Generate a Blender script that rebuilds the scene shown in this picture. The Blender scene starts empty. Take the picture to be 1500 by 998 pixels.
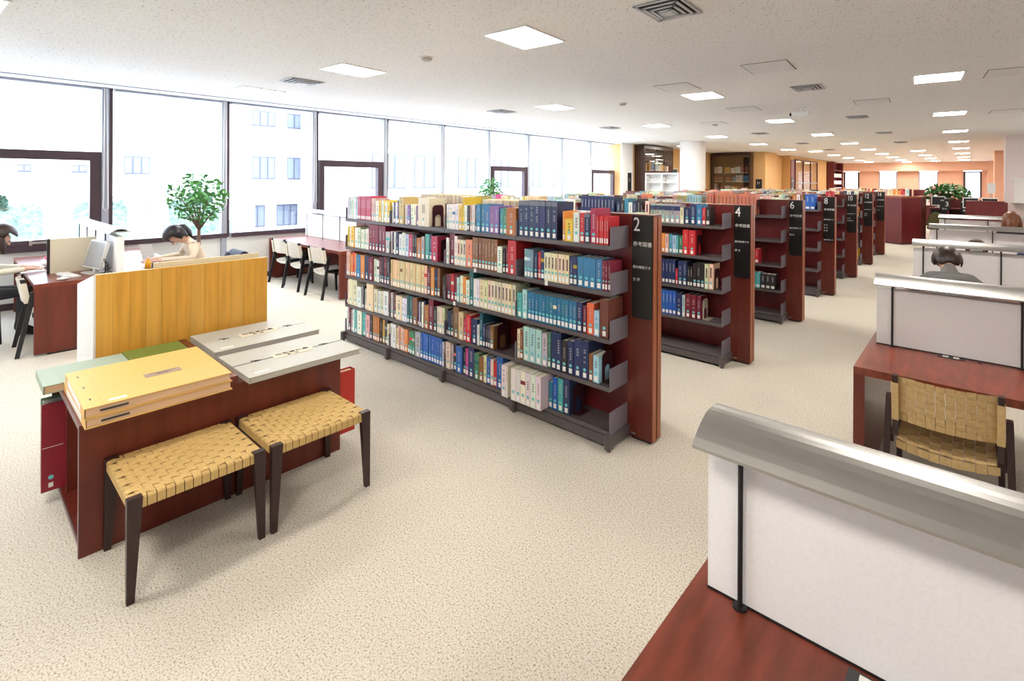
import bpy, bmesh, math, random
from math import sin, cos, pi, radians as R
from mathutils import Vector, Matrix
rnd = random.Random(7)
SC = bpy.context.scene
COL = SC.collection

# ---------------------------------------------------------------- camera
cam = bpy.data.cameras.new('camera')
cam.sensor_width = 36.0
cam.lens = 743.78 * 36.0 / 1500.0
cam.shift_y = -(499 - 264.44) / 1500.0
cam.clip_end = 300
co = bpy.data.objects.new('camera', cam)
COL.objects.link(co)
co.matrix_world = (Matrix.Translation((0, 0, 1.8)) @ Matrix.Rotation(R(42.169), 4, 'Z')
                   @ Matrix.Rotation(R(90), 4, 'X') @ Matrix.Rotation(0.0056, 4, 'Z'))
SC.camera = co

# ---------------------------------------------------------------- sky (bright overcast) and exposure
w = bpy.data.worlds.new('sky'); SC.world = w
w.use_nodes = True
bg = w.node_tree.nodes['Background']
bg.inputs[0].default_value = (0.78, 0.89, 1.0, 1)
bg.inputs[1].default_value = 9.5
SC.view_settings.view_transform = 'Standard'
SC.view_settings.look = 'None'
SC.view_settings.gamma = 1.0
SC.view_settings.use_curve_mapping = False
SC.view_settings.exposure = 0.52
LAMP = 36.0                 # radiance of the ceiling diffusers
LAMP_COL = (1.0, 0.93, 0.83)

# ---------------------------------------------------------------- materials
MATS = {}
def mat(name, col, rough=0.6, metal=0.0, spec=0.5, noise=0.0, nscale=(20, 20, 20), bump=0.0, bscale=60.0, emit=0.0, ecol=None,
        col2=None, trans=0.0, detail=4.0, contrast=(0.3, 0.7), coat=0.0):
    if name in MATS: return MATS[name]
    m = bpy.data.materials.new(name); m.use_nodes = True
    nt = m.node_tree; b = nt.nodes['Principled BSDF']
    b.inputs['Base Color'].default_value = (*col, 1)
    b.inputs['Roughness'].default_value = rough
    b.inputs['Metallic'].default_value = metal
    b.inputs['Specular IOR Level'].default_value = spec
    b.inputs['Coat Weight'].default_value = coat
    if trans: b.inputs['Transmission Weight'].default_value = trans
    if emit:
        b.inputs['Emission Color'].default_value = (*(ecol or col), 1)
        b.inputs['Emission Strength'].default_value = emit
    tc = nt.nodes.new('ShaderNodeTexCoord')
    if noise or col2:
        mp = nt.nodes.new('ShaderNodeMapping'); mp.inputs['Scale'].default_value = nscale
        nt.links.new(tc.outputs['Object'], mp.inputs[0])
        n = nt.nodes.new('ShaderNodeTexNoise'); n.inputs['Scale'].default_value = 1.0; n.inputs['Detail'].default_value = detail
        nt.links.new(mp.outputs[0], n.inputs['Vector'])
        r = nt.nodes.new('ShaderNodeValToRGB')
        c2 = col2 or tuple(max(0, c * (1 - noise)) for c in col)
        r.color_ramp.elements[0].position = contrast[0]; r.color_ramp.elements[1].position = contrast[1]
        r.color_ramp.elements[0].color = (*c2, 1); r.color_ramp.elements[1].color = (*col, 1)
        nt.links.new(n.outputs['Fac'], r.inputs[0])
        nt.links.new(r.outputs[0], b.inputs['Base Color'])
    if bump:
        n2 = nt.nodes.new('ShaderNodeTexNoise'); n2.inputs['Scale'].default_value = bscale; n2.inputs['Detail'].default_value = 3
        nt.links.new(tc.outputs['Object'], n2.inputs['Vector'])
        bp = nt.nodes.new('ShaderNodeBump'); bp.inputs['Strength'].default_value = bump; bp.inputs['Distance'].default_value = 0.01
        nt.links.new(n2.outputs['Fac'], bp.inputs['Height'])
        nt.links.new(bp.outputs[0], b.inputs['Normal'])
    MATS[name] = m
    return m

def attr_mat(name, rough=0.5):
    m = bpy.data.materials.new(name); m.use_nodes = True
    nt = m.node_tree; b = nt.nodes['Principled BSDF']
    a = nt.nodes.new('ShaderNodeAttribute'); a.attribute_name = 'tint'
    tc = nt.nodes.new('ShaderNodeTexCoord')
    n = nt.nodes.new('ShaderNodeTexNoise'); n.inputs['Scale'].default_value = 60
    nt.links.new(tc.outputs['Object'], n.inputs['Vector'])
    mr = nt.nodes.new('ShaderNodeMapRange'); mr.inputs[3].default_value = 0.85; mr.inputs[4].default_value = 1.1
    nt.links.new(n.outputs['Fac'], mr.inputs[0])
    mx = nt.nodes.new('ShaderNodeMix'); mx.data_type = 'RGBA'; mx.blend_type = 'MULTIPLY'
    mx.inputs['Factor'].default_value = 1
    nt.links.new(a.outputs['Color'], mx.inputs['A']); nt.links.new(mr.outputs[0], mx.inputs['B'])
    nt.links.new(mx.outputs['Result'], b.inputs['Base Color'])
    b.inputs['Roughness'].default_value = rough
    return m

WOOD = mat('red_brown_wood', (0.165, 0.027, 0.015), 0.33, noise=0.42, nscale=(14, 14, 1.6), spec=0.5)
WOODH = mat('red_brown_wood_desktop', (0.235, 0.045, 0.022), 0.30, noise=0.5, nscale=(26, 5, 14), spec=0.5)
WINE = mat('wine_red_wood', (0.16, 0.014, 0.016), 0.38, noise=0.35, nscale=(14, 14, 1.6))
EDGE = mat('orange_wood_and_lit_edge', (0.36, 0.10, 0.035), 0.4, noise=0.3, nscale=(20, 20, 2))  # orange wood; on the bookcase ends it paints in warm light
DARKW = mat('dark_stained_wood', (0.034, 0.012, 0.012), 0.38, noise=0.3, nscale=(30, 30, 4))
YELW = mat('golden_veneer', (0.80, 0.41, 0.058), 0.4, noise=0.22, nscale=(30, 30, 2.2))
YELJ = mat('golden_veneer_pale', (0.82, 0.45, 0.08), 0.4, noise=0.2, nscale=(30, 30, 2.0))
STEEL = mat('brown_grey_steel', (0.105, 0.088, 0.092), 0.42, noise=0.1, nscale=(4, 4, 4))
PLATE = mat('mauve_grey_steel_plate', (0.175, 0.155, 0.19), 0.45, noise=0.08, nscale=(4, 4, 4))
BLACK = mat('black_lacquer', (0.006, 0.006, 0.007), 0.35, noise=0.2, nscale=(8, 8, 8))
BLKST = mat('black_steel', (0.012, 0.011, 0.014), 0.4, noise=0.2, nscale=(9, 9, 9))
WHITE = mat('white_paint', (0.80, 0.80, 0.79), 0.55, noise=0.03, nscale=(3, 3, 3))
SCREEN = mat('white_fabric_screen', (0.90, 0.90, 0.91), 0.8, noise=0.05, nscale=(160, 160, 160))
ALU = mat('brushed_aluminium', (0.44, 0.44, 0.43), 0.36, metal=1.0, noise=0.06, nscale=(3, 160, 160))
TAN = mat('tan_webbing', (0.62, 0.42, 0.155), 0.7, noise=0.14, nscale=(60, 60, 60))
TANB = mat('beige_webbing', (0.56, 0.385, 0.17), 0.7, noise=0.14, nscale=(60, 60, 60))
DAYLITW = mat('daylit_webbing', (0.78, 0.72, 0.62), 0.7, noise=0.1, nscale=(60, 60, 60))  # chair webbing with the window daylight put into its colour
PAPER = mat('paper_pages', (0.80, 0.74, 0.60), 0.8, noise=0.15, nscale=(3, 3, 300))
PAPERW = mat('white_paper', (0.86, 0.85, 0.82), 0.8, noise=0.06, nscale=(30, 30, 30))
INK = mat('grey_ink', (0.05, 0.05, 0.055), 0.7, noise=0.1, nscale=(9, 9, 9))
CYAN = mat('cyan_sticker', (0.16, 0.55, 0.60), 0.5, noise=0.1, nscale=(90, 90, 90))
SIGNW = mat('white_lettering', (0.85, 0.85, 0.85), 0.5, noise=0.02, nscale=(9, 9, 9))
FRAMEB = mat('plum_brown_window_frame', (0.060, 0.034, 0.048), 0.4, noise=0.15, nscale=(5, 5, 5))
FRAMEG = mat('grey_white_mullion', (0.36, 0.38, 0.46), 0.45, noise=0.05, nscale=(5, 5, 5))
BOOKM = attr_mat('book_cloth', 0.45)

# ---------------------------------------------------------------- mesh helpers
class MB:
    def __init__(s): s.v = []; s.f = []; s.c = []; s.m = []
    def quad(s, a, b, c, d, col=None, mi=0):
        n = len(s.v); s.v += [a, b, c, d]; s.f.append((n, n+1, n+2, n+3)); s.c.append(col); s.m.append(mi); return s
    def box(s, x0, x1, y0, y1, z0, z1, col=None, mi=0):
        if x0 > x1: x0, x1 = x1, x0
        if y0 > y1: y0, y1 = y1, y0
        if z0 > z1: z0, z1 = z1, z0
        n = len(s.v)
        s.v += [(x0,y0,z0),(x1,y0,z0),(x1,y1,z0),(x0,y1,z0),(x0,y0,z1),(x1,y0,z1),(x1,y1,z1),(x0,y1,z1)]
        for q in ((0,3,2,1),(4,5,6,7),(0,1,5,4),(1,2,6,5),(2,3,7,6),(3,0,4,7)):
            s.f.append(tuple(n+i for i in q)); s.c.append(col); s.m.append(mi)
        return s
    def hexa(s, p, col=None, mi=0):           # 8 points: bottom ring 4, top ring 4
        n = len(s.v); s.v += [tuple(q) for q in p]
        for q in ((0,3,2,1),(4,5,6,7),(0,1,5,4),(1,2,6,5),(2,3,7,6),(3,0,4,7)):
            s.f.append(tuple(n+i for i in q)); s.c.append(col); s.m.append(mi)
        return s
    def prism(s, pts, axis, a, b, col=None, mi=0):   # closed 2-D outline pushed along an axis from a to b
        def P(u, v, t):
            return {'x': (t, u, v), 'y': (u, t, v), 'z': (u, v, t)}[axis]
        n = len(s.v); k = len(pts)
        s.v += [P(u, v, a) for u, v in pts] + [P(u, v, b) for u, v in pts]
        s.f.append(tuple(n+i for i in range(k))[::-1]); s.f.append(tuple(n+k+i for i in range(k)))
        s.c += [col]*2; s.m += [mi]*2
        for i in range(k):
            j = (i+1) % k; s.f.append((n+i, n+j, n+k+j, n+k+i)); s.c.append(col); s.m.append(mi)
        return s
    def tube(s, pts, rad, seg=8, col=None, mi=0):
        pts = [Vector(p) for p in pts]; n = len(s.v)
        rads = rad if isinstance(rad, (list, tuple)) else [rad]*len(pts)
        for i, p in enumerate(pts):
            t = (pts[min(i+1, len(pts)-1)] - pts[max(i-1, 0)]).normalized()
            up = Vector((0, 0, 1)) if abs(t.z) < 0.9 else Vector((1, 0, 0))
            a = t.cross(up).normalized(); b = t.cross(a).normalized()
            for k in range(seg):
                th = 2*pi*k/seg; s.v.append(tuple(p + (a*cos(th) + b*sin(th))*rads[i]))
        for i in range(len(pts)-1):
            for k in range(seg):
                k2 = (k+1) % seg
                s.f.append((n+i*seg+k, n+i*seg+k2, n+(i+1)*seg+k2, n+(i+1)*seg+k)); s.c.append(col); s.m.append(mi)
        s.f.append(tuple(n+k for k in range(seg))[::-1]); s.f.append(tuple(n+(len(pts)-1)*seg+k for k in range(seg)))
        s.c += [col]*2; s.m += [mi]*2
        return s
    def ball(s, c, r, seg=12, rings=8, col=None, mi=0):
        rx, ry, rz = r if isinstance(r, (tuple, list)) else (r, r, r)
        n = len(s.v)
        for i in range(rings+1):
            ph = pi*i/rings
            for k in range(seg):
                th = 2*pi*k/seg
                s.v.append((c[0]+rx*sin(ph)*cos(th), c[1]+ry*sin(ph)*sin(th), c[2]+rz*cos(ph)))
        for i in range(rings):
            for k in range(seg):
                k2 = (k+1) % seg
                s.f.append((n+i*seg+k, n+(i+1)*seg+k, n+(i+1)*seg+k2, n+i*seg+k2)); s.c.append(col); s.m.append(mi)
        return s
    def mesh(s, name):
        me = bpy.data.meshes.new(name); me.from_pydata(s.v, [], s.f)
        if any(c is not None for c in s.c):
            at = me.attributes.new('tint', 'FLOAT_COLOR', 'FACE')
            buf = []
            for c in s.c: buf += [*(c or (0.5, 0.5, 0.5)), 1.0]
            at.data.foreach_set('color', buf)
        if any(s.m): me.polygons.foreach_set('material_index', s.m)
        return me
    def build(s, name, m, parent=None, smooth=False, loc=None):
        me = s.mesh(name)
        for q in (m if isinstance(m, (list, tuple)) else [m]): me.materials.append(q)
        if smooth: me.polygons.foreach_set('use_smooth', [True]*len(me.polygons))
        return link(name, me, parent, loc)

def link(name, data, parent=None, loc=None):
    o = bpy.data.objects.new(name, data); COL.objects.link(o)
    if parent is not None: o.parent = parent
    if loc is not None: o.location = loc
    return o
def tag(o, label=None, cat=None, group=None, kind=None):
    if label: o['label'] = label
    if cat: o['category'] = cat
    if group: o['group'] = group
    if kind: o['kind'] = kind
    return o
def thing(name, label, cat, loc=(0, 0, 0), rz=0.0, group=None):
    o = link(name, None); o.location = loc; o.rotation_euler = (0, 0, rz); o.empty_display_size = 0.1
    return tag(o, label, cat, group)
def dup(root, loc, rz=None, label=None, group=None):
    def cp(o, par):
        c = o.copy(); COL.objects.link(c); c.parent = par
        for ch in o.children: cp(ch, c)
        return c
    r = cp(root, None); r.location = loc
    if rz is not None: r.rotation_euler = (0, 0, rz)
    if label: r['label'] = label
    if group: r['group'] = group
    return r
def struct(o): o['kind'] = 'structure'; return o
def text(body, size, parent, m, loc, rot, name='lettering', font=None, align='LEFT', extrude=0.0006, xs=1.0):
    cu = bpy.data.curves.new(name, 'FONT'); cu.body = body; cu.size = size; cu.extrude = extrude
    cu.align_x = align; cu.resolution_u = 3
    t = bpy.data.objects.new(name, cu); COL.objects.link(t)
    bpy.context.view_layer.update()
    dg = bpy.context.evaluated_depsgraph_get()
    me = bpy.data.meshes.new_from_object(t.evaluated_get(dg))
    bpy.data.objects.remove(t)
    me.materials.clear(); me.materials.append(m)
    o = link(name, me, parent); o.location = loc; o.rotation_euler = rot; o.scale = (xs, 1, 1)
    return o
# ================================================================ SETTING
ZC = 3.16
def glass_mat(name, tint=(0.97, 0.98, 1.0), refl=0.06):
    m = bpy.data.materials.new(name); m.use_nodes = True
    nt = m.node_tree; nt.nodes.clear()
    out = nt.nodes.new('ShaderNodeOutputMaterial'); mx = nt.nodes.new('ShaderNodeMixShader')
    tr = nt.nodes.new('ShaderNodeBsdfTransparent'); gl = nt.nodes.new('ShaderNodeBsdfGlossy')
    tr.inputs[0].default_value = (*tint, 1); gl.inputs['Roughness'].default_value = 0.02
    mx.inputs[0].default_value = refl
    nt.links.new(tr.outputs[0], mx.inputs[1]); nt.links.new(gl.outputs[0], mx.inputs[2]); nt.links.new(mx.outputs[0], out.inputs[0])
    return m
GLASS = glass_mat('window_glass')
GLASSB = glass_mat('bookcase_glass', (0.93, 0.93, 0.93), 0.10)

# carpet: cream loop pile with darker flecks
def carpet_mat():
    m = bpy.data.materials.new('speckled_carpet'); m.use_nodes = True
    nt = m.node_tree; b = nt.nodes['Principled BSDF']; b.inputs['Roughness'].default_value = 0.95
    b.inputs['Specular IOR Level'].default_value = 0.15
    tc = nt.nodes.new('ShaderNodeTexCoord')
    n = nt.nodes.new('ShaderNodeTexNoise'); n.inputs['Scale'].default_value = 125; n.inputs['Detail'].default_value = 3
    nt.links.new(tc.outputs['Object'], n.inputs['Vector'])
    r = nt.nodes.new('ShaderNodeValToRGB')
    e = r.color_ramp.elements
    e[0].position = 0.30; e[0].color = (0.30, 0.23, 0.15, 1)
    e[1].position = 0.47; e[1].color = (0.62, 0.575, 0.495, 1)
    x = e.new(0.7); x.color = (0.72, 0.69, 0.625, 1)
    nt.links.new(n.outputs['Fac'], r.inputs[0])
    n3 = nt.nodes.new('ShaderNodeTexNoise'); n3.inputs['Scale'].default_value = 1.2; n3.inputs['Detail'].default_value = 2
    nt.links.new(tc.outputs['Object'], n3.inputs['Vector'])
    mr = nt.nodes.new('ShaderNodeMapRange'); mr.inputs[3].default_value = 0.92; mr.inputs[4].default_value = 1.06
    nt.links.new(n3.outputs['Fac'], mr.inputs[0])
    mx = nt.nodes.new('ShaderNodeMix'); mx.data_type = 'RGBA'; mx.blend_type = 'MULTIPLY'; mx.inputs['Factor'].default_value = 1
    nt.links.new(r.outputs[0], mx.inputs['A']); nt.links.new(mr.outputs[0], mx.inputs['B'])
    nt.links.new(mx.outputs['Result'], b.inputs['Base Color'])
    bp = nt.nodes.new('ShaderNodeBump'); bp.inputs['Strength'].default_value = 0.5; bp.inputs['Distance'].default_value = 0.006
    nt.links.new(n.outputs['Fac'], bp.inputs['Height']); nt.links.new(bp.outputs[0], b.inputs['Normal'])
    return m
def ceiling_mat():
    m = bpy.data.materials.new('fissured_ceiling_board'); m.use_nodes = True
    nt = m.node_tree; b = nt.nodes['Principled BSDF']; b.inputs['Roughness'].default_value = 0.9
    tc = nt.nodes.new('ShaderNodeTexCoord')
    mp = nt.nodes.new('ShaderNodeMapping'); mp.inputs['Scale'].default_value = (75, 44, 30)
    nt.links.new(tc.outputs['Object'], mp.inputs[0])
    n = nt.nodes.new('ShaderNodeTexNoise'); n.inputs['Scale'].default_value = 1; n.inputs['Detail'].default_value = 2
    nt.links.new(mp.outputs[0], n.inputs['Vector'])
    r = nt.nodes.new('ShaderNodeValToRGB'); e = r.color_ramp.elements
    e[0].position = 0.31; e[0].color = (0.36, 0.34, 0.33, 1); e[1].position = 0.38; e[1].color = (0.80, 0.79, 0.785, 1)
    nt.links.new(n.outputs['Fac'], r.inputs[0]); nt.links.new(r.outputs[0], b.inputs['Base Color'])
    bp = nt.nodes.new('ShaderNodeBump'); bp.inputs['Strength'].default_value = 0.3; bp.inputs['Distance'].default_value = 0.004
    nt.links.new(r.outputs[0], bp.inputs['Height']); nt.links.new(bp.outputs[0], b.inputs['Normal'])
    return m
XW = -9.68; XR = 5.2; YB = -4.5; YF = 43.5
struct(MB().box(XW-0.3, XR, YB, YF+0.3, -0.12, 0).build('floor', carpet_mat()))
struct(MB().box(XW-0.3, XR, YB, YF+0.3, ZC, ZC+0.15).build('ceiling', ceiling_mat()))
PINK = mat('peach_wall_paint', (0.76, 0.46, 0.33), 0.75, noise=0.04, nscale=(2, 2, 2), bump=0.05, bscale=80)
TANW = mat('tan_wall_paint', (0.68, 0.41, 0.17), 0.75, noise=0.05, nscale=(2, 2, 2))
PALE = mat('pale_wall_paint', (0.80, 0.77, 0.74), 0.7, noise=0.03, nscale=(2, 2, 2))
# window wall: low white wall, curtain-box edge and baseboard
lw = MB().box(XW-0.2, XW, YB, 16.3, 0, 0.78)
struct(lw.build('wall_window', WHITE))
struct(MB().box(XW, XW+0.02, YB, 16.3, 0, 0.09).build('baseboard_window', FRAMEB))
struct(MB().box(XW+0.42, XW+0.435, YB, 16.3, ZC-0.012, ZC).build('trim_1', FRAMEG))
YM = [1.622 + 1.636*k for k in range(-3, 10)]
nwin = 0
for k in range(-3, 9):
    nwin += 1
    a, b_ = YM[k+3], YM[k+4]
    wn = struct(link('window_%d' % nwin, None)); wn.location = (XW, a, 0)
    L = b_ - a
    opening = (k + 1) % 3 == 0
    MB().box(-0.11, 0.015, -0.03, 0.022, 0.78, ZC).build('mullion_frame', FRAMEB, wn)
    MB().box(-0.06, 0.05, -0.115, -0.03, 0.0, ZC).build('mullion_cover', FRAMEG, wn)
    MB().box(-0.10, 0.03, 0.05, L-0.115, ZC-0.035, ZC).build('head_rail', FRAMEG, wn)
    MB().box(-0.10, 0.055, 0.05, L-0.03, 0.775, 0.85).build('sill_rail', FRAMEB, wn)
    MB().box(-0.04, -0.034, 0.05, L-0.03, 0.85, ZC-0.035).build('pane', GLASS, wn)
    if opening:
        f = MB()
        f.box(-0.08, 0.035, 0.05, L-0.12, 2.06, 2.19).box(-0.08, 0.035, L-0.25, L-0.12, 0.85, 2.06).box(-0.08, 0.035, 0.05, 0.14, 0.85, 2.06)
        f.box(-0.08, 0.035, 0.14, L-0.25, 0.85, 0.93)
        f.build('casement_frame', FRAMEB, wn)
        MB().box(0.035, 0.06, L*0.45, L*0.45+0.22, 0.88, 0.91).box(0.035, 0.05, L*0.45, L*0.45+0.03, 0.86, 0.93).build('handle', ALU, wn)
    # looped blind cord
    cy = -0.075
    pts = [(0.07, cy-0.012, ZC-0.02), (0.07, cy-0.02, 1.5), (0.07, cy-0.025, 1.36), (0.07, cy+0.005, 1.30), (0.07, cy+0.035, 1.36), (0.07, cy+0.03, 1.5), (0.07, cy+0.012, ZC-0.02)]
    MB().tube(pts, 0.006, 6).build('blind_cord', WHITE, wn)
# closing walls (mostly out of the frame)
struct(MB().box(XW-0.3, XR, YB-0.2, YB, 0, ZC).build('wall_back', PALE))
struct(MB().box(XR, XR+0.2, YB, 21, 0, ZC).build('wall_right', PALE))
# left wall beyond the windows: X = -9.3
struct(MB().box(XW-0.3, -9.25, 16.3, 24.8, 0, ZC).build('wall_left', TANW))
struct(MB().box(-9.25, -9.2, 15.95, 16.75, 0, ZC).build('trim_2', WHITE))
struct(MB().box(XW-0.3, -6.9, 24.6, 24.9, 0, ZC).build('wall_bookcase', TANW))
wl = MB().box(-7.3, -6.9, 24.9, 26.4, 0, ZC).box(-7.6, -7.3, 26.4, 28.9, 0, ZC).box(-7.3, -6.9, 28.9, YF, 0, ZC)
struct(wl.build('wall_inner', TANW))
# far wall with four windows in a recess below a soffit
fw = MB()
fw.box(-7.3, 3, YF-0.6, YF+0.2, 2.58, ZC)
prev = -7.3
WINS = [(-6.9, -5.95), (-4.8, -3.8), (-2.64, -1.65), (-0.41, 0.46)]
for a, b_ in WINS:
    fw.box(prev, a, YF, YF+0.2, 0, 2.58); fw.box(a, b_, YF, YF+0.2, 0, 0.9); prev = b_
fw.box(prev, 3, YF, YF+0.2, 0, 2.58)
struct(fw.build('wall_far', PINK))
BLIND = mat('white_slat_blind', (0.75, 0.79, 0.84), 0.6, noise=0.05, nscale=(1, 1, 40))
for i, (a, b_) in enumerate(WINS):
    nwin += 1
    wn = struct(link('window_%d' % nwin, None)); wn.location = (a, YF, 0)
    L = b_ - a
    if i in (0, 3):
        MB().box(0, 0.12, -0.06, 0.05, 0.9, 2.55).box(L-0.1, L, -0.06, 0.05, 0.9, 2.55).box(0.12, L-0.1, -0.06, 0.05, 2.45, 2.55).build('frame', FRAMEB, wn)
        MB().box(0.12, L-0.1, 0.0, 0.006, 0.9, 2.45).build('pane', GLASS, wn)
    else:
        MB().box(0, 0.05, -0.04, 0.05, 0.9, 2.55).box(L-0.05, L, -0.04, 0.05, 0.9, 2.55).build('frame', FRAMEG, wn)
        MB().box(0.05, L-0.05, 0.04, 0.046, 0.9, 2.55).build('pane', GLASS, wn)
        for q in range(33):
            zz = 0.92 + q*0.05
            MB().hexa([(0.05, -0.015, zz), (L-0.05, -0.015, zz), (L-0.05, 0.02, zz+0.012), (0.05, 0.02, zz+0.012),
                       (0.05, -0.015, zz+0.033), (L-0.05, -0.015, zz+0.033), (L-0.05, 0.02, zz+0.045), (0.05, 0.02, zz+0.045)]).build('blind_slat', BLIND, wn)
# right-hand piers, stepping back into the distance
pk = MB().box(0.7, 3.4, 20.0, 21.0, 0, ZC)
struct(pk.build('wall_pier', mat('pinkish_pier_paint', (0.74, 0.63, 0.61), 0.7, noise=0.03, nscale=(2, 2, 2))))
struct(MB().box(0.7, 3.4, 29.4, 30.6, 0, ZC).box(1.5, 3.4, 21, 29.4, 0, ZC).box(1.3, 3.4, 30.6, 42.9, 0, ZC).box(0.72, 3.4, 42.7, YF, 0, ZC).build('wall_far_right', PINK))
# round column
cm = MB().tube([(-7.14, 17.15, 0), (-7.14, 17.15, ZC)], 0.42, 40)
struct(cm.build('column', mat('white_column_paint', (0.80, 0.77, 0.76), 0.6, noise=0.03, nscale=(2, 2, 2)), smooth=False))

# ================================================================ OUTSIDE
EXTW = mat('white_render_facade', (0.85, 0.85, 0.86), 0.8, noise=0.03, nscale=(0.5, 0.5, 0.5))
EXTG = mat('pale_blue_glass', (0.17, 0.195, 0.25), 0.35, noise=0.2, nscale=(0.6, 0.6, 0.6))
EXTF = mat('grey_blue_window_frame', (0.075, 0.08, 0.12), 0.5, noise=0.1, nscale=(3, 3, 3))
LEAF = mat('ivy_leaf', (0.10, 0.26, 0.10), 0.6, noise=0.5, nscale=(6, 6, 6), col2=(0.20, 0.30, 0.26))
def facade(name, label, x, y0, y1, z0, z1, wins, depth=6.0):
    t = thing(name, label, 'building', (x, y0, z0))
    MB().box(-depth, 0, 0, y1-y0, 0, z1-z0).build('facade_wall', EXTW, t)
    for (ya, yb, za, zb_, n) in wins:
        wobj = MB().box(0.0, 0.05, ya-y0, yb-y0, za-z0, zb_-z0).build('window', EXTF, t)
        W = (yb-ya)/n
        for i in range(n):
            MB().box(0.05, 0.07, ya-y0+i*W+0.06*W, ya-y0+(i+1)*W-0.16*W, za-z0+0.08, zb_-z0-0.08).build('pane', EXTG, wobj)
    return t
wa = []
for zc_, h in ((5.0, 0.95), (1.78, 1.4), (-1.25, 1.4)):
    for yy in (12.1, 14.2, 17.2, 20.3): wa.append((yy, yy+1.35, zc_, zc_+h, 3))
wa += [(2.0, 2.45, 2.05, 2.42, 2), (3.85, 4.45, 2.05, 2.45, 2), (5.9, 7.0, 2.0, 2.95, 3)]
facade('white_building', 'white rendered building across the courtyard with bands of narrow windows', -32, -25, 22, 0.9, 14, [q for q in wa if q[2] > 1], 8)
facade('white_building', 'lower storey of the white building standing beyond the planted bank', -33.5, 6.5, 22, -4, 0.9, [q for q in wa if q[2] < 1], 6)
wb = []
for zc_, h in ((1.3, 1.95), (5.0, 1.8)):
    for yy in (15.2, 18.0, 21.4, 24.6, 28.0, 31.2): wb.append((yy, yy+2.2, zc_, zc_+h, 3))
facade('white_building', 'white building wing with wide three-part windows facing the far reading tables', -24, 14.6, 60, -4, 14, wb, 7)
# courtyard ground, planted bank and white pilotis
struct(MB().box(-60, XW-0.3, -60, 80, -4.2, -4.0).build('courtyard_ground', mat('courtyard_paving', (0.62, 0.62, 0.62), 0.85, noise=0.1, nscale=(1, 1, 1))))
bk = bpy.data.meshes.new('planted_bank'); bm = bmesh.new()
nx, ny = 40, 90
grid = [[None]*(ny+1) for _ in range(nx+1)]
for i in range(nx+1):
    for j in range(ny+1):
        t_ = i/nx
        grid[i][j] = bm.verts.new((-18 - 12*t_, -8 + 17*j/ny, -2.6 + 3.3*t_ + rnd.uniform(-.12, .12)))
for i in range(nx):
    for j in range(ny): bm.faces.new((grid[i][j], grid[i][j+1], grid[i+1][j+1], grid[i+1][j]))
bm.to_mesh(bk); bm.free()
bk.materials.append(mat('ivy_ground', (0.15, 0.19, 0.17), 0.9, col2=(0.025, 0.07, 0.045), nscale=(5, 5, 5), detail=6))
bo = link('planted_bank', bk); tag(bo, 'ivy covered bank rising beyond the window behind the white posts', 'plants', kind='stuff')
for i, (y_, wd) in enumerate([(1.64, 0.54), (3.45, 0.36), (3.92, 0.42), (-0.6, 0.5), (-2.6, 0.5), (6.3, 0.5)]):
    p = MB().box(-0.25, 0.25, 0, wd, -3.99, 1.25).box(-0.3, 0.3, -0.05, wd+0.05, 1.0, 1.25).build('white_post', EXTW)
    p.location = (-18, y_, 0)
    tag(p, 'white square post standing in front of the planted bank outside', 'post', 'posts of the covered walk outside')
for i, (y0, y1) in enumerate([(0.2, 1.4), (2.6, 3.2), (4.9, 6.0)]):
    hb = bpy.data.meshes.new('hedge'); m_ = MB()
    for q in range(260):
        c = Vector((rnd.uniform(-.35, .35), rnd.uniform(0, y1-y0), rnd.uniform(0, 0.5)))
        a = Vector((rnd.gauss(0, 1), rnd.gauss(0, 1), rnd.gauss(0, 1))).normalized()*0.11; b = a.orthogonal().normalized()*0.07
        m_.quad(tuple(c-a), tuple(c+b), tuple(c+a), tuple(c-b))
    o = m_.build('hedge', mat('teal_hedge', (0.04, 0.12, 0.08), 0.7, noise=0.4, nscale=(9, 9, 9))); o.location = (-29.5, y0*1.65, 0.55)
    tag(o, 'clipped green hedge along the top of the planted bank', 'hedge', 'hedges on the bank outside')

# ================================================================ CEILING FITTINGS
def area(x, y):
    if y < 1.5: return 'over the open floor by the atlas cabinet'
    if x < -7.5: return ('over the computer table', 'over the window table', 'along the windows beyond the tables')[0 if y < 2.5 else 1 if y < 5.5 else 2] if y < 16 else 'near the white round column'
    if x > -1.0 and y < 15: return 'over the carrel desks'
    if y > 17: return 'over the service counters' if y < 24 else 'near the far peach wall'
    k = min(range(7), key=lambda q: abs(3.26 + 2.0545*q - y))
    return 'above the %s bookcase' % ('first', 'second', 'third', 'fourth', 'fifth', 'sixth', 'seventh')[k] + (', window half' if x < -4.2 else ', sign end half')
def light(x, y, i):
    t = thing('ceiling_light', 'lit square ceiling light panel ' + area(x, y), 'ceiling light', (x, y, ZC), R(4), 'recessed ceiling lights')
    fr = MB()
    a, b_ = 0.235, 0.305
    fr.box(-a-.02, a+.02, -b_-.02, -b_, -0.012, 0).box(-a-.02, a+.02, b_, b_+.02, -0.012, 0).box(-a-.02, -a, -b_, b_, -0.012, 0).box(a, a+.02, -b_, b_, -0.012, 0)
    fr.build('frame', WHITE, t)
    MB().box(-a, a, -b_, b_, -0.008, -0.001).build('diffuser', LAMPM, t)
LAMPM = mat('lit_diffuser', (1, 0.98, 0.94), 0.5, emit=LAMP, ecol=LAMP_COL)
LAMPD = LAMPM
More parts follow.
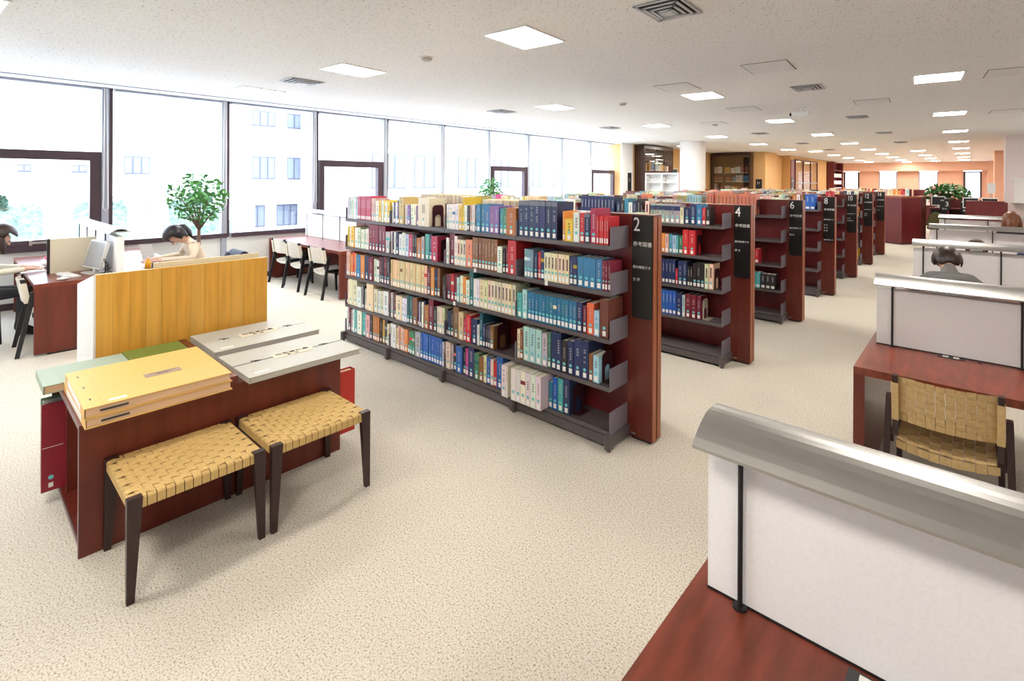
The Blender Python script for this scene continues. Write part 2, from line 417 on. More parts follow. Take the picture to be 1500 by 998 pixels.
rows = {-3.16: [3.66, 7.97, 12.35, 16.64, 20.97, 25.3, 29.6, 33.9, 38.2, 42.0], -5.7: [3.35, 7.48, 11.55, 15.51, 19.5, 23.5],
        -8.15: [3.14, 7.1, 10.82, 14.92, 18.9], -0.33: [3.95, 8.52, 13.08, 17.64, 22.1, 26.5, 31, 35.4, 39.8], 2.3: [-0.6, 3.95, 8.52, 13.08], -0.9: [-0.6], -3.2: [-0.7], -5.7001: [-0.03]}
i = 0
for x, ys in rows.items():
    for y in ys: light(x, y, i); i += 1
for x, ys in {-5.1: (25.5, 29.5, 33.5, 37.5, 41), -1.7: (27.5, 32, 36.5, 41)}.items():
    for y in ys: light(x, y, i); i += 1
VENT = mat('grey_vent_metal', (0.50, 0.51, 0.54), 0.4, noise=0.06, nscale=(5, 5, 5))
DARK = mat('dark_void', (0.03, 0.03, 0.035), 0.8, noise=0.1, nscale=(5, 5, 5))
def vent(x, y):
    t = thing('ceiling_vent', 'square metal ceiling air diffuser ' + area(x, y), 'air vent', (x, y, ZC), R(2), 'ceiling air diffusers')
    MB().box(-.17, .17, -.21, .21, -0.003, 0.0).build('backing', DARK, t)
    for q, (s_, z_) in enumerate([(1.0, -.006), (.78, -.016), (.56, -.024), (.34, -.03)]):
        a, b_ = .185*s_, .235*s_; k_ = .022
        MB().box(-a, a, -b_, -b_+k_, z_-.008, z_).box(-a, a, b_-k_, b_, z_-.008, z_).box(-a, -a+k_, -b_, b_, z_-.008, z_).box(a-k_, a, -b_, b_, z_-.008, z_).build('ring', VENT, t)
    MB().box(-.04, .04, -.05, .05, -.04, -.02).build('ring', VENT, t)
for x, y in [(-1.78, 3.785), (-6.88, 3.26), (-6.855, 7.257), (-1.753, 8.241), (-1.761, 12.58), (-6.84, 11.25), (-1.77, 17.0), (-4.4, 15.2), (-1.77, 21.3), (-4.4, 20.0), (-4.4, 24.5)]: vent(x, y)
LINE = mat('shadow_gap', (0.05, 0.05, 0.055), 0.7, noise=0.1, nscale=(5, 5, 5))
for x, y in [(-1.79, 6.49), (-3.163, 7.04), (-3.17, 9.96), (-1.25, 10.39), (0.36, 8.67), (0.49, 13.38), (-4.45, 11.9)]:
    t = thing('access_panel', 'flush ceiling access hatch ' + area(x, y), 'hatch', (x, y, ZC), R(4), 'ceiling access hatches')
    MB().box(-.235, .235, -.295, .295, -.005, -.001).build('panel', mat('hatch_board', (0.78, 0.775, 0.77), 0.9, noise=0.12, nscale=(60, 40, 30)), t)
    e = MB(); a, b_, k_ = .243, .303, .008
    e.box(-a, a, -b_, -b_+k_, -.004, -.001).box(-a, a, b_-k_, b_, -.004, -.001).box(-a, -a+k_, -b_, b_, -.004, -.001).box(a-k_, a, -b_, b_, -.004, -.001)
    e.build('edge_gap', LINE, t)
for x, y in [(-4.485, 3.53), (-4.516, 7.85), (-4.5, 12.1)]:
    t = thing('smoke_detector', 'small round smoke detector ' + area(x, y), 'smoke detector', (x, y, ZC), 0, 'ceiling smoke detectors')
    MB().tube([(0, 0, 0), (0, 0, -.012)], .075, 20).build('base', WHITE, t)
    MB().tube([(0, 0, -.012), (0, 0, -.03), (0, 0, -.045)], [.055, .06, .035], 20).build('sensor_head', mat('beige_plastic', (0.5, 0.44, 0.40), 0.5, noise=0.05, nscale=(9, 9, 9)), t)
t = thing('security_camera', 'small white camera on a bracket under the ceiling', 'camera', (-2.29, 10.36, ZC))
MB().box(-.05, .05, -.05, .05, -.02, 0).tube([(0, 0, -.02), (0, 0, -.09)], .015, 8).build('bracket', WHITE, t)
MB().box(-.16, .12, -.05, .05, -.16, -.08).build('camera_body', WHITE, t)
MB().tube([(-.16, 0, -.12), (-.2, 0, -.12)], .03, 12).build('lens', BLKST, t)
# ================================================================ BOOKCASES
ZB = [1.365, 1.055, 0.735, 0.415, 0.122]
XE, XL, BAY = -1.785, -5.189, 0.851
ROW0, PITCH, NROW = 3.205, 2.0545, 7
ORDW = ['first', 'second', 'third', 'fourth', 'fifth', 'sixth', 'seventh']
NUMW = ['two', 'four', 'six', 'eight', 'ten', 'twelve', 'fourteen']
NUM = ['2', '4', '6', '8', '10', '12', '14']
SUBJ = [['文 学'], ['歴 史'], ['美 術'], ['社 会', '教 育', '法 律'], ['宗 教', '自然科学'], ['辞 典', '語 学'], ['総 記']]
def shelf_mesh():
    m = MB()
    m.box(0.006, BAY-0.006, 0, 0.238, -0.018, 0).box(0.006, BAY-0.006, -0.002, 0.012, -0.030, 0.0)
    return m.mesh('shelf')
SHELF_F = shelf_mesh(); SHELF_F.materials.append(STEEL)
PL = MB().prism([(0.0, -0.028), (0.236, -0.028), (0.236, 0.125), (0.0, 0.125)], 'x', -0.0025, 0.0025).mesh('end_plate'); PL.materials.append(PLATE)
FOOT = MB().prism([(-0.02, 0.02), (0.025, 0.02), (0.025, -0.02), (0.015, -0.03), (-0.012, -0.03), (-0.02, -0.02)], 'z', 0.018, 0.108).tube([(0.002, 0, 0), (0.002, 0, 0.02)], 0.014, 10).mesh('foot'); FOOT.materials.append(STEEL)
for i in range(NROW):
    ys = ROW0 + PITCH*i
    bc = thing('bookcase', 'double-sided red wood bookcase, %s in the row from the atlas cabinet' % ORDW[i], 'bookcase', (-3.4, ys, 0))
    X = lambda x: x + 3.4
    MB().box(X(XL), X(XE), 0.004, 0.112, 0.10, 1.555).build('back_panel', WINE, bc)
    MB().box(X(XL), X(-1.6), 0.0, 0.116, 1.555, 1.568).build('top_cap', WOOD, bc)
    for xa, xb in ((XE+0.002, -1.604), (XL-0.18, XL-0.002)):
        e = MB().box(X(xa), X(xb), -0.002, 0.050, 0.02, 1.556).box(X(xa)+.008, X(xb)-.008, 0.050, 0.066, 0.02, 1.556).box(X(xa), X(xb), 0.066, 0.118, 0.02, 1.556)
        ep = e.build('end_panel', WOOD, bc)
        MB().box(X(xb), X(xb)+.004, -0.002, 0.050, 0.02, 1.556).box(X(xb), X(xb)+.004, 0.066, 0.118, 0.02, 1.556).build('lit_edge_strip', EDGE, ep)  # strips added to put orange light on the narrow edge into colour
        MB().box(X(xa)+0.02, X(xb)-0.02, 0.01, 0.10, 0, 0.02).build('plinth', BLKST, ep)
        if xa > -2: MB().box(X(xa)+0.02, X(xa)+0.055, -0.004, -0.002, 0.035, 0.048).build('maker_plate', ALU, ep)
    for side in (-1, 1):
        for b in range(4):
            for t_ in range(5):
                sh_ = link('shelf', SHELF_F, bc)
                sh_.location = (X(XE) - BAY*(b+1), -0.245, ZB[t_])
                if side == 1: sh_.location = (X(XE) - BAY*b, 0.116+0.245, ZB[t_]); sh_.rotation_euler = (0, 0, pi)
                for q in (0.004, BAY-0.004):
                    p = link('end_plate', PL, sh_); p.location = (q, 0.0, 0)
        y_f = -0.25 if side < 0 else 0.116+0.25
        bmn = MB().box(X(XL), X(XE), y_f, y_f - side*0.02, 0.022, 0.086).build('base_beam', STEEL, bc)
        for q in (X(XL), X(XE)):
            MB().box(q-0.012, q+0.012, 0.0 if side < 0 else 0.116, y_f, 0.025, 0.092).build('base_side', STEEL, bc)
        for b in range(5):
            ft = link('foot', FOOT, bc); ft.location = (X(XE) - BAY*b, y_f + side*0.012, 0)
            if side == 1: ft.rotation_euler = (0, 0, pi)
    # sign board with rounded lower corners
    x0, x1, z0, z1, r = X(-1.757), X(-1.606), 0.85, 1.562, 0.02
    pts = [(x0, z1), (x0, z0+r), (x0+r*.3, z0+r*.3), (x0+r, z0), (x1-r, z0), (x1-r*.3, z0+r*.3), (x1, z0+r), (x1, z1)]
    sg = MB().prism(pts, 'y', -0.012, -0.003).build('sign_board', BLACK, bc)
    sg['label'] = 'black sign board with white number %s' % NUM[i]
    TX = (R(90), 0, 0)
    text(NUM[i], 0.135, sg, SIGNW, (x0+0.008, -0.0125, 1.455), TX, 'number', xs=0.8 if len(NUM[i]) == 1 else 0.62)
    text('参考図書', 0.036, sg, SIGNW, (x0+0.007, -0.0125, 1.352), TX)
    text('館内専用です', 0.0225, sg, SIGNW, (x0+0.007, -0.0125, 1.197), TX)
    for k, s_ in enumerate(SUBJ[i]): text(s_, 0.024, sg, SIGNW, (x0+0.007, -0.0125, 1.110-0.045*k), TX)
    if i == 3: text('館内専用です', 0.0225, sg, SIGNW, (x0+0.007, -0.0125, 0.875), TX)

# ================================================================ BOOKS
PAL = dict(pw=(0.74,0.73,0.68), wh=(0.80,0.79,0.75), sky=(0.42,0.60,0.68), crim=(0.46,0.030,0.09), pink=(0.66,0.38,0.34), ylw=(0.80,0.55,0.05), nav=(0.022,0.036,0.115),
  oliv=(0.50,0.42,0.16), pur=(0.24,0.13,0.36), crm=(0.74,0.64,0.45), drk=(0.024,0.020,0.024), blu=(0.035,0.20,0.38), tel=(0.07,0.38,0.42), grn=(0.05,0.20,0.11),
  orb=(0.46,0.16,0.03), org=(0.72,0.25,0.04), red=(0.58,0.025,0.035), pgr=(0.52,0.66,0.46), mar=(0.18,0.016,0.036), gry=(0.46,0.45,0.44), sal=(0.74,0.24,0.15),
  brn=(0.24,0.10,0.036), gbl=(0.16,0.30,0.38), tan=(0.72,0.53,0.28), dtl=(0.02,0.12,0.14), blt=(0.02,0.17,0.30), cor=(0.70,0.13,0.07), brm=(0.15,0.045,0.036),
  ylb=(0.50,0.30,0.03), cob=(0.02,0.11,0.42), mag=(0.62,0.03,0.22), gvl=(0.36,0.37,0.35))
CN = dict(pw='pale ivory', wh='white', sky='pale blue', crim='crimson', pink='dusty pink', ylw='yellow', nav='navy blue', oliv='olive', pur='purple', crm='cream', drk='black', blu='mid blue',
  tel='teal', grn='dark green', orb='burnt orange', org='orange', red='bright red', pgr='pale green', mar='maroon', gry='grey', sal='salmon', brn='brown', gbl='grey blue', tan='tan', dtl='dark teal',
  blt='petrol blue', cor='coral', brm='red brown', ylb='mustard', cob='cobalt blue', mag='magenta', gvl='silver grey')
LIGHTC = {'pw','wh','sky','pink','ylw','crm','tan','pgr','gry','gvl','oliv','sal'}
BK = []
def addb(row, tier, x0, x1, h, c, side=-1, yoff=0.0, depth=None):
    ys = ROW0 + PITCH*row
    depth = depth or min(0.225, max(0.13, h*0.74))
    yf = ys - 0.238 + yoff if side < 0 else ys + 0.116 + 0.238 - yoff
    x0, x1 = max(x0, XL+0.010), min(x1, XE-0.010)
    for q in (1, 2, 3):
        bx = XE - BAY*q
        if x0 < bx+0.009 and x1 > bx-0.009:
            if (x0+x1)/2 < bx: x1 = min(x1, bx-0.009)
            else: x0 = max(x0, bx+0.009)
    if x1 - x0 < 0.008: return
    h = min(h, (0.295, 0.272, 0.282, 0.282, 0.255)[tier])
    xm = (x0+x1)/2
    dist2 = xm*xm + yf*yf
    vis = 1.0 if side < 0 else 0.02
    if row >= 1 and not (tier == 0 or x0 > -2.6 - 0.0*row): vis *= 0.05
    if row >= 2 and x0 < -2.3 and tier > 0: vis *= 0.05
    BK.append(dict(row=row, tier=tier, x0=x0, x1=x1, yf=yf, h=h, c=c, side=side, depth=depth, area=vis*h*(x1-x0)/dist2))
def runs(data, row, forward=None):
    for (t_, xa, xb, n, h, cs) in data:
        xa, xb = max(xa, XL+0.010), min(xb, XE-0.010)
        cs = cs.split(','); W = (xb-xa)/n
        same = len(cs) == 1
        wts = [1.0 if same else rnd.uniform(0.7, 1.3) for _ in range(n)]; tot = sum(wts); x = xa
        for k in range(n):
            wk = (xb-xa)*wts[k]/tot
            hh = h*(1.0 if same else rnd.uniform(0.92, 1.04))
            yo = -0.085 if (row == 0 and t_ == 4 and cs[0] == 'pw' and n == 8) else rnd.uniform(0.0, 0.006) + (0 if same else rnd.uniform(0, 0.012))
            addb(row, t_, x+0.001, x+wk-0.001, min(hh, 0.295), cs[k % len(cs)], -1, yo); x += wk
def fill(row, tier, xa, xb, side=-1, hmax=0.27, light=0.5):
    x = xa; keys = list(PAL)
    lk = list(LIGHTC)
    while x < xb - 0.03:
        c = rnd.choice(lk) if rnd.random() < light else rnd.choice(keys); n = rnd.choice([1, 1, 2, 3, 5, 7]); wk = rnd.uniform(0.02, 0.05); h = rnd.uniform(0.17, hmax)
        for k in range(n):
            if x + wk > xb: break
            addb(row, tier, x+0.001, x+wk-0.001, h*(1 if n > 2 else rnd.uniform(.95, 1.03)), c, side); x += wk
        if rnd.random() < 0.06: x += rnd.uniform(0.02, 0.12)
BOOKS_A =[
(0,-5.202,-4.959,6,0.238,'pw,sky'),(0,-4.959,-4.691,8,0.256,'crim'),(0,-4.691,-4.601,2,0.238,'pink'),(0,-4.601,-4.296,7,0.217,'wh,ylw'),(0,-4.296,-4.192,3,0.226,'nav,wh'),(0,-4.192,-4.113,1,0.268,'oliv'),(0,-4.113,-3.885,5,0.203,'wh,pur,wh'),(0,-3.885,-3.721,1,0.266,'crm'),(0,-3.48,-3.316,4,0.218,'wh'),(0,-3.316,-3.271,1,0.217,'ylw'),(0,-3.271,-3.245,1,0.284,'ylw'),(0,-3.245,-3.092,5,0.222,'wh,drk,pink'),(0,-3.092,-2.938,3,0.233,'blu'),(0,-2.938,-2.83,2,0.223,'pur'),(0,-2.83,-2.747,2,0.212,'tel,grn'),(0,-2.747,-2.63,1,0.218,'orb'),(0,-2.622,-2.244,7,0.277,'nav'),(0,-2.194,-2.172,1,0.214,'org'),(0,-2.17,-2.102,1,0.161,'ylw'),(0,-2.1,-2.047,1,0.21,'wh'),(0,-2.044,-2.008,1,0.208,'red'),(0,-2.006,-1.959,1,0.206,'nav'),(0,-1.957,-1.907,1,0.243,'crim'),(0,-1.905,-1.812,5,0.192,'red'),(1,-5.202,-4.959,4,0.233,'ylw,pw'),(1,-4.959,-4.73,4,0.226,'pgr,pw'),(1,-4.73,-4.427,5,0.275,'mar'),(1,-4.427,-4.343,1,0.216,'gry'),(1,-4.343,-4.158,5,0.223,'wh,nav'),(1,-4.158,-4.035,2,0.223,'pw,sky'),(1,-4.035,-3.97,1,0.22,'crim'),(1,-3.97,-3.906,2,0.218,'drk'),(1,-3.906,-3.833,1,0.195,'orb'),(1,-3.833,-3.792,1,0.212,'gry'),(1,-3.792,-3.691,2,0.233,'tel,nav'),(1,-3.691,-3.603,1,0.229,'crim'),(1,-3.48,-3.442,1,0.23,'wh'),(1,-3.442,-3.333,2,0.27,'mar,wh'),(1,-3.333,-3.219,3,0.227,'crm'),(1,-3.219,-3.142,1,0.235,'sal'),(1,-3.142,-2.845,8,0.262,'brn'),(1,-2.845,-2.792,1,0.21,'wh'),(1,-2.792,-2.732,2,0.206,'drk,mar'),(1,-2.732,-2.638,1,0.27,'red'),(1,-2.558,-2.466,3,0.217,'gbl'),(1,-2.463,-2.367,3,0.213,'nav,red'),(1,-2.364,-2.136,7,0.209,'crm'),(1,-2.134,-2.065,2,0.204,'nav'),(1,-2.063,-1.86,4,0.21,'blu'),(1,-1.858,-1.763,3,0.202,'mar'),(2,-5.231,-5.1,2,0.262,'pink'),(2,-5.1,-4.973,3,0.258,'org,red'),(2,-4.973,-4.89,1,0.246,'blu'),(2,-4.89,-4.809,1,0.251,'org'),(2,-4.809,-4.73,1,0.249,'nav'),(2,-4.73,-4.652,1,0.246,'mar'),(2,-4.652,-4.55,2,0.23,'pgr,wh'),(2,-4.55,-4.343,4,0.272,'mar,drk'),(2,-4.343,-3.751,14,0.265,'tan'),(2,-3.751,-3.574,4,0.257,'mar,org,nav,brn'),(2,-3.48,-3.342,3,0.238,'mar,red'),(2,-3.342,-3.263,2,0.228,'sky,wh'),(2,-3.263,-3.176,2,0.222,'org,wh'),(2,-3.176,-3.126,1,0.285,'dtl'),(2,-3.126,-3.051,2,0.232,'wh'),(2,-3.051,-2.954,2,0.235,'crm'),(2,-2.954,-2.645,8,0.242,'crm'),(2,-2.632,-2.576,1,0.192,'tel'),(2,-2.573,-2.526,1,0.222,'sky'),(2,-2.523,-2.066,13,0.209,'blt'),(2,-2.064,-2.018,1,0.209,'nav'),(2,-2.015,-1.984,1,0.19,'mar'),(2,-1.981,-1.924,1,0.217,'cor'),(2,-1.922,-1.88,1,0.175,'sky'),(2,-1.877,-1.81,1,0.26,'brm'),(3,-5.217,-5.129,2,0.261,'mar,wh'),(3,-5.129,-4.959,2,0.285,'crm'),(3,-4.959,-4.877,1,0.224,'wh'),(3,-4.877,-4.769,3,0.236,'gry,drk'),(3,-4.769,-4.639,1,0.285,'crm'),(3,-4.639,-4.379,4,0.236,'crm,pw'),(3,-4.379,-4.238,3,0.256,'brm,gry'),(3,-4.238,-4.135,1,0.238,'crm'),(3,-4.135,-4.057,2,0.228,'wh'),(3,-4.057,-3.97,2,0.265,'dtl'),(3,-3.97,-3.896,1,0.26,'brn'),(3,-3.896,-3.782,5,0.244,'nav,wh'),(3,-3.782,-3.721,1,0.217,'orb'),(3,-3.721,-3.652,1,0.285,'mar'),(3,-3.652,-3.603,1,0.226,'drk'),(3,-3.603,-3.489,3,0.234,'crm'),(3,-3.489,-3.382,3,0.233,'drk,nav'),(3,-3.382,-3.307,1,0.271,'brn'),(3,-3.307,-3.245,1,0.238,'tan'),(3,-3.245,-3.211,1,0.189,'crim'),(3,-3.211,-3.151,1,0.232,'red'),(3,-3.151,-3.076,1,0.209,'nav'),(3,-3.076,-3.048,1,0.172,'wh'),(3,-3.048,-3.01,1,0.275,'dtl'),(3,-3.01,-2.93,3,0.188,'nav,drk'),(3,-2.93,-2.884,1,0.191,'brn'),(3,-2.632,-2.598,1,0.225,'crm'),(3,-2.595,-2.564,1,0.217,'brn'),(3,-2.561,-2.381,3,0.26,'sky'),(3,-2.378,-2.327,1,0.246,'gry'),(3,-2.324,-2.296,1,0.261,'grn'),(3,-2.293,-2.199,2,0.276,'nav'),(3,-2.196,-2.146,1,0.232,'drk'),(3,-2.143,-2.089,1,0.241,'nav'),(3,-2.086,-1.965,2,0.266,'nav'),(3,-1.962,-1.93,1,0.188,'brn'),(3,-1.927,-1.88,1,0.186,'sky'),(4,-5.217,-5.015,4,0.254,'wh,mar,gry'),(4,-5.015,-4.783,3,0.278,'tel,wh'),(4,-4.783,-4.704,1,0.241,'pink'),(4,-4.704,-4.652,1,0.253,'drk'),(4,-4.652,-4.525,3,0.265,'orb'),(4,-4.525,-4.391,3,0.247,'drk,ylb'),(4,-4.391,-4.35,1,0.215,'crm'),(4,-4.35,-4.238,2,0.235,'wh'),(4,-4.238,-4.102,4,0.224,'tan,pink'),(4,-4.102,-4.013,2,0.22,'org,brn'),(4,-4.013,-3.928,2,0.224,'grn'),(4,-3.928,-3.844,1,0.235,'gry'),(4,-3.844,-3.527,8,0.245,'cob'),(4,-3.527,-3.489,1,0.222,'gry'),(4,-3.489,-3.415,1,0.233,'crm'),(4,-3.415,-3.342,2,0.218,'gry,drk'),(4,-3.342,-3.263,1,0.228,'cob'),(4,-3.263,-3.185,2,0.231,'drk,mag'),(4,-3.185,-3.109,1,0.271,'nav'),(4,-3.109,-3.051,1,0.22,'grn'),(4,-3.051,-3.002,1,0.206,'brn'),(4,-3.002,-2.884,3,0.216,'crm,cob'),(4,-2.884,-2.845,1,0.201,'red'),(4,-2.845,-2.777,1,0.266,'cob'),(4,-2.777,-2.713,1,0.208,'brm'),(4,-2.71,-2.316,8,0.242,'pw'),(4,-2.313,-2.279,1,0.194,'blu'),(4,-2.276,-2.234,1,0.235,'cob'),(4,-2.231,-2.184,1,0.239,'tel'),(4,-2.181,-2.123,1,0.251,'nav')
]
BOOKS_B =[
(0,-2.547,-2.222,6,0.198,'gvl'),(0,-2.219,-2.182,1,0.165,'crm'),(0,-2.18,-2.118,1,0.17,'nav'),(0,-2.115,-2.055,1,0.206,'nav'),(0,-2.051,-1.995,1,0.204,'blu'),(0,-1.992,-1.958,1,0.172,'red'),(0,-1.955,-1.913,1,0.183,'drk'),(1,-2.452,-2.383,2,0.196,'org'),(1,-2.38,-2.342,1,0.194,'pink'),(1,-2.339,-2.193,4,0.193,'tel,sky,tel,grn'),(1,-2.19,-2.131,1,0.252,'red'),(1,-2.128,-2.061,1,0.25,'red'),(2,-2.452,-2.268,5,0.248,'nav'),(2,-2.265,-2.241,1,0.166,'red'),(2,-2.239,-2.144,2,0.247,'nav'),(2,-2.141,-2.086,2,0.2,'drk'),(2,-2.084,-1.965,3,0.243,'drk'),(2,-1.963,-1.925,1,0.245,'crm'),(2,-1.923,-1.882,1,0.25,'crm'),(3,-2.452,-2.259,5,0.248,'cob'),(3,-2.256,-2.198,1,0.235,'nav'),(3,-2.195,-2.164,1,0.221,'sky'),(3,-2.162,-2.103,1,0.239,'mar'),(3,-2.1,-2.047,1,0.237,'mar'),(3,-2.044,-2.0,1,0.235,'mar')
]
runs(BOOKS_A, 0); runs(BOOKS_B, 1)
# the far side of bookcase 2: boxed sets that stand taller than the near books
runs([], 0)
for (xa, xb, n, h, c) in [(-4.35, -3.72, 11, .288, 'tan'), (-3.72, -3.42, 2, .282, 'oliv'), (-3.40, -2.62, 9, .255, 'crm')]:
    for k in range(n):
        W = (xb-xa)/n; addb(0, 0, xa+W*k+.001, xa+W*(k+1)-.001, h, c, 1, depth=0.22)
fill(0, 0, -5.18, -4.36, 1); fill(0, 0, -2.6, -1.82, 1, 0.2)
# bookcase 4: top shelf further along, then the hidden bays
for k in range(10): addb(1, 0, -3.44+k*0.0455, -3.40+k*0.0455, 0.255, 'nav')
for k, c in enumerate(['nav', 'drk', 'blu', 'wh', 'nav', 'drk', 'drk', 'crm']): addb(1, 0, -2.96+k*0.05, -2.915+k*0.05, 0.2+0.02*(k % 3), c)
fill(1, 0, -5.18, -3.46, -1, 0.24)
for t_ in range(1, 4): fill(1, t_, -5.18, -2.66)
fill(1, 4, -5.18, -3.5)
# bookcase 6 onward
runs([(0, -2.75, -2.1, 13, .275, 'sal'), (2, -2.25, -2.17, 1, .19, 'nav'), (2, -2.165, -2.06, 2, .185, 'wh,red'), (3, -2.30, -2.2, 2, .2, 'blu,sky'), (3, -2.195, -2.04, 3, .2, 'tel'), (3, -2.035, -1.86, 3, .19, 'drk'),
      (4, -2.35, -2.2, 3, .2, 'brn,org,blu')], 2)
runs([(0, -2.15, -1.98, 3, .23, 'orb,wh,brn'), (0, -1.97, -1.83, 2, .24, 'cob')], 3)
runs([(0, -2.06, -1.95, 1, .26, 'red')], 4)
runs([(0, -2.1, -1.85, 4, .25, 'nav,wh'), (1, -2.1, -1.82, 4, .2, 'crm,orb'), (2, -2.1, -1.82, 4, .24, 'red,drk'), (3, -2.1, -1.82, 4, .24, 'crim,drk'), (4, -2.1, -1.82, 3, .25, 'ylb,org')], 5)
runs([(1, -1.95, -1.83, 2, .2, 'red')], 6)
for row, xe in ((2, -2.8), (3, -2.2), (4, -2.15), (5, -2.15), (6, -2.0)):
    fill(row, 0, -5.18, xe, -1, 0.25, 0.7)
    for t_ in (1, 2, 3): fill(row, t_, -5.18, -3.0 if row < 5 else -2.2)
for row in range(1, 7): fill(row, 0, -5.18, -1.95, 1, 0.23, 0.7)

BK.sort(key=lambda b: -b['area'])
for (row, tier) in {(b['row'], b['tier']) for b in BK}:
    seq = sorted([b for b in BK if b['row'] == row and b['tier'] == tier and b['side'] < 0], key=lambda b: -b['x1'])
    for k, b in enumerate(seq): b['pos'] = k+1
def ordn(n):
    ones = 'zeroth first second third fourth fifth sixth seventh eighth ninth tenth eleventh twelfth thirteenth fourteenth fifteenth sixteenth seventeenth eighteenth nineteenth'.split()
    tens = {2: ('twentieth', 'twenty'), 3: ('thirtieth', 'thirty'), 4: ('fortieth', 'forty'), 5: ('fiftieth', 'fifty'), 6: ('sixtieth', 'sixty'), 7: ('seventieth', 'seventy'), 8: ('eightieth', 'eighty'), 9: ('ninetieth', 'ninety')}
    if n < 20: return ones[n]
    return tens[n//10][0] if n % 10 == 0 else tens[n//10][1] + '-' + ones[n % 10]
TIER = ['top', 'second', 'third', 'fourth', 'bottom']
def titlecol(c): return tuple(v*0.38 for v in PAL[c]) if c in LIGHTC else tuple(v*0.5+0.24 for v in PAL[c])
def jit(c): return tuple(min(0.9, max(0.008, v*rnd.uniform(0.86, 1.14))) for v in PAL[c])
def geo(m, b, x0, y0, z0, col, s):     # cover boards, spine
    w, h, d = b['x1']-b['x0'], b['h'], b['depth']; t_ = min(0.003, w*0.18)
    yd = lambda q: y0 - s*q
    m.box(x0, x0+t_, yd(0), yd(d), z0, z0+h, col); m.box(x0+w-t_, x0+w, yd(0), yd(d), z0, z0+h, col)
    m.box(x0+t_, x0+w-t_, yd(0), yd(0.004), z0, z0+h, col)
IND = BK[:300]; REST = BK[300:]
for b in IND:
    w, h, d = b['x1']-b['x0'], b['h'], b['depth']; c = jit(b['c'])
    m = MB(); geo(m, b, 0, 0, 0, c, -1)
    wid = 'thick' if w > 0.045 else ('slim' if w < 0.026 else 'medium')
    o = m.build('book', BOOKM); o.location = (b['x0'], b['yf'], ZB[b['tier']] + 0.0005)
    tag(o, '%s %s book, %s from the sign end, %s shelf of bookcase %s' % (wid, CN[b['c']], ordn(b['pos']), TIER[b['tier']], NUMW[b['row']]), 'book', 'books on the numbered bookcases')
    t_ = min(0.003, w*0.18)
    MB().box(t_, w-t_, 0.004, d-0.004, 0.004, h-0.004).build('pages', PAPER, o)
    if w > 0.014:
        lw_ = min(w*0.72, 0.026)
        MB().box(w/2-lw_/2, w/2+lw_/2, -0.0006, 0, 0.012, 0.046).build('call_label', PAPERW, o)
        MB().tube([(w/2, -0.0007, 0.066), (w/2, 0, 0.066)], min(w*0.34, 0.012), 8).build('round_sticker', CYAN, o)
    q = rnd.random()
    tcol = titlecol(b['c'])
    tm = MB()
    if q < 0.75:
        tw = w*rnd.uniform(0.2, 0.36); zz = h*rnd.uniform(0.42, 0.5); z1 = h*rnd.uniform(0.78, 0.9)
        n = max(3, int((z1-zz)/0.016)); st = (z1-zz)/n
        for k in range(n):
            if rnd.random() < 0.88: tm.box(w/2-tw/2, w/2+tw/2, -0.0005, 0, zz+k*st, zz+k*st+st*0.66, tcol)
    if b['c'] == 'nav' and b['tier'] == 0 and b['row'] == 0: tm.box(0, w, -0.0004, 0, h*0.88, h, (0.16, 0.17, 0.22))
    elif b['c'] == 'gvl': tm.box(0, w, -0.0004, 0, h*0.66, h*0.9, PAL['nav'])
    elif b['c'] == 'crm' and w < 0.045 and b['tier'] < 3: tm.box(w*.3, w*.7, -0.0004, 0, h*0.45, h*0.85, (0.12, 0.03, 0.08))
    elif q > 0.9: tm.box(0, w, -0.0004, 0, h*0.6, h*0.72, jit(rnd.choice(list(PAL))))
    if tm.v: tm.build('spine_print', BOOKM, o)
sm = MB()
def stuffbook(x0, x1, yf, z0, h, d, c, s, lab=True):
    b = dict(x0=x0, x1=x1, h=h, depth=d); col = jit(c)
    geo(sm, b, x0, yf, z0, col, s)
    w = x1-x0; t_ = min(0.003, w*0.18); yd = lambda q: yf - s*q
    sm.box(x0+t_, x1-t_, yd(0.004), yd(d-0.004), z0+0.004, z0+h-0.004, (0.78, 0.72, 0.6))
    if lab and w > 0.014:
        sm.box(x0+w*.15, x1-w*.15, yd(-0.0006), yd(0), z0+0.012, z0+0.045, (0.82, 0.81, 0.78))
        sm.box(x0+w*.38, x1-w*.38, yd(-0.0005), yd(0), z0+h*.5, z0+h*.85, titlecol(c))
for b in REST: stuffbook(b['x0'], b['x1'], b['yf'], ZB[b['tier']]+0.0005, b['h'], b['depth'], b['c'], b['side'])
# ---- bookends
def bookend(x, row, tier, m, label, hole=True):
    ys = ROW0 + PITCH*row - 0.2
    t = thing('bookend', label, 'bookend', (x, ys, ZB[tier] + 0.0005), 0, 'metal bookends on the shelves')
    p = MB(); H, W = 0.2, 0.13; n = 8; hw, hz, hr = 0.036, 0.075, 0.036
    outer = [(0, 0), (0, H-0.03), (0.009, H-0.009), (0.03, H), (W-0.03, H), (W-0.009, H-0.009), (W, H-0.03), (W, 0)]
    c_ = W/2
    arch = [(c_-hw, 0)] + [(c_-hw*cos(pi*k/n), hz+hr*sin(pi*k/n)) for k in range(n+1)] + [(c_+hw, 0)]
    pts = outer + arch[::-1]
    p.prism(pts, 'x', 0, 0.0025)
    p.build('upright_plate', m, t)
    MB().box(0.0025, 0.06, 0.0, W, 0, 0.0018).build('foot_plate', m, t)
PLUM = mat('dark_plum_enamel', (0.045, 0.010, 0.016), 0.35, noise=0.1, nscale=(9, 9, 9))
BEI = mat('beige_enamel', (0.62, 0.57, 0.47), 0.4, noise=0.05, nscale=(9, 9, 9))
bookend(-3.715, 0, 0, PLUM, 'dark plum arched bookend beside the cream book, top shelf of bookcase two')
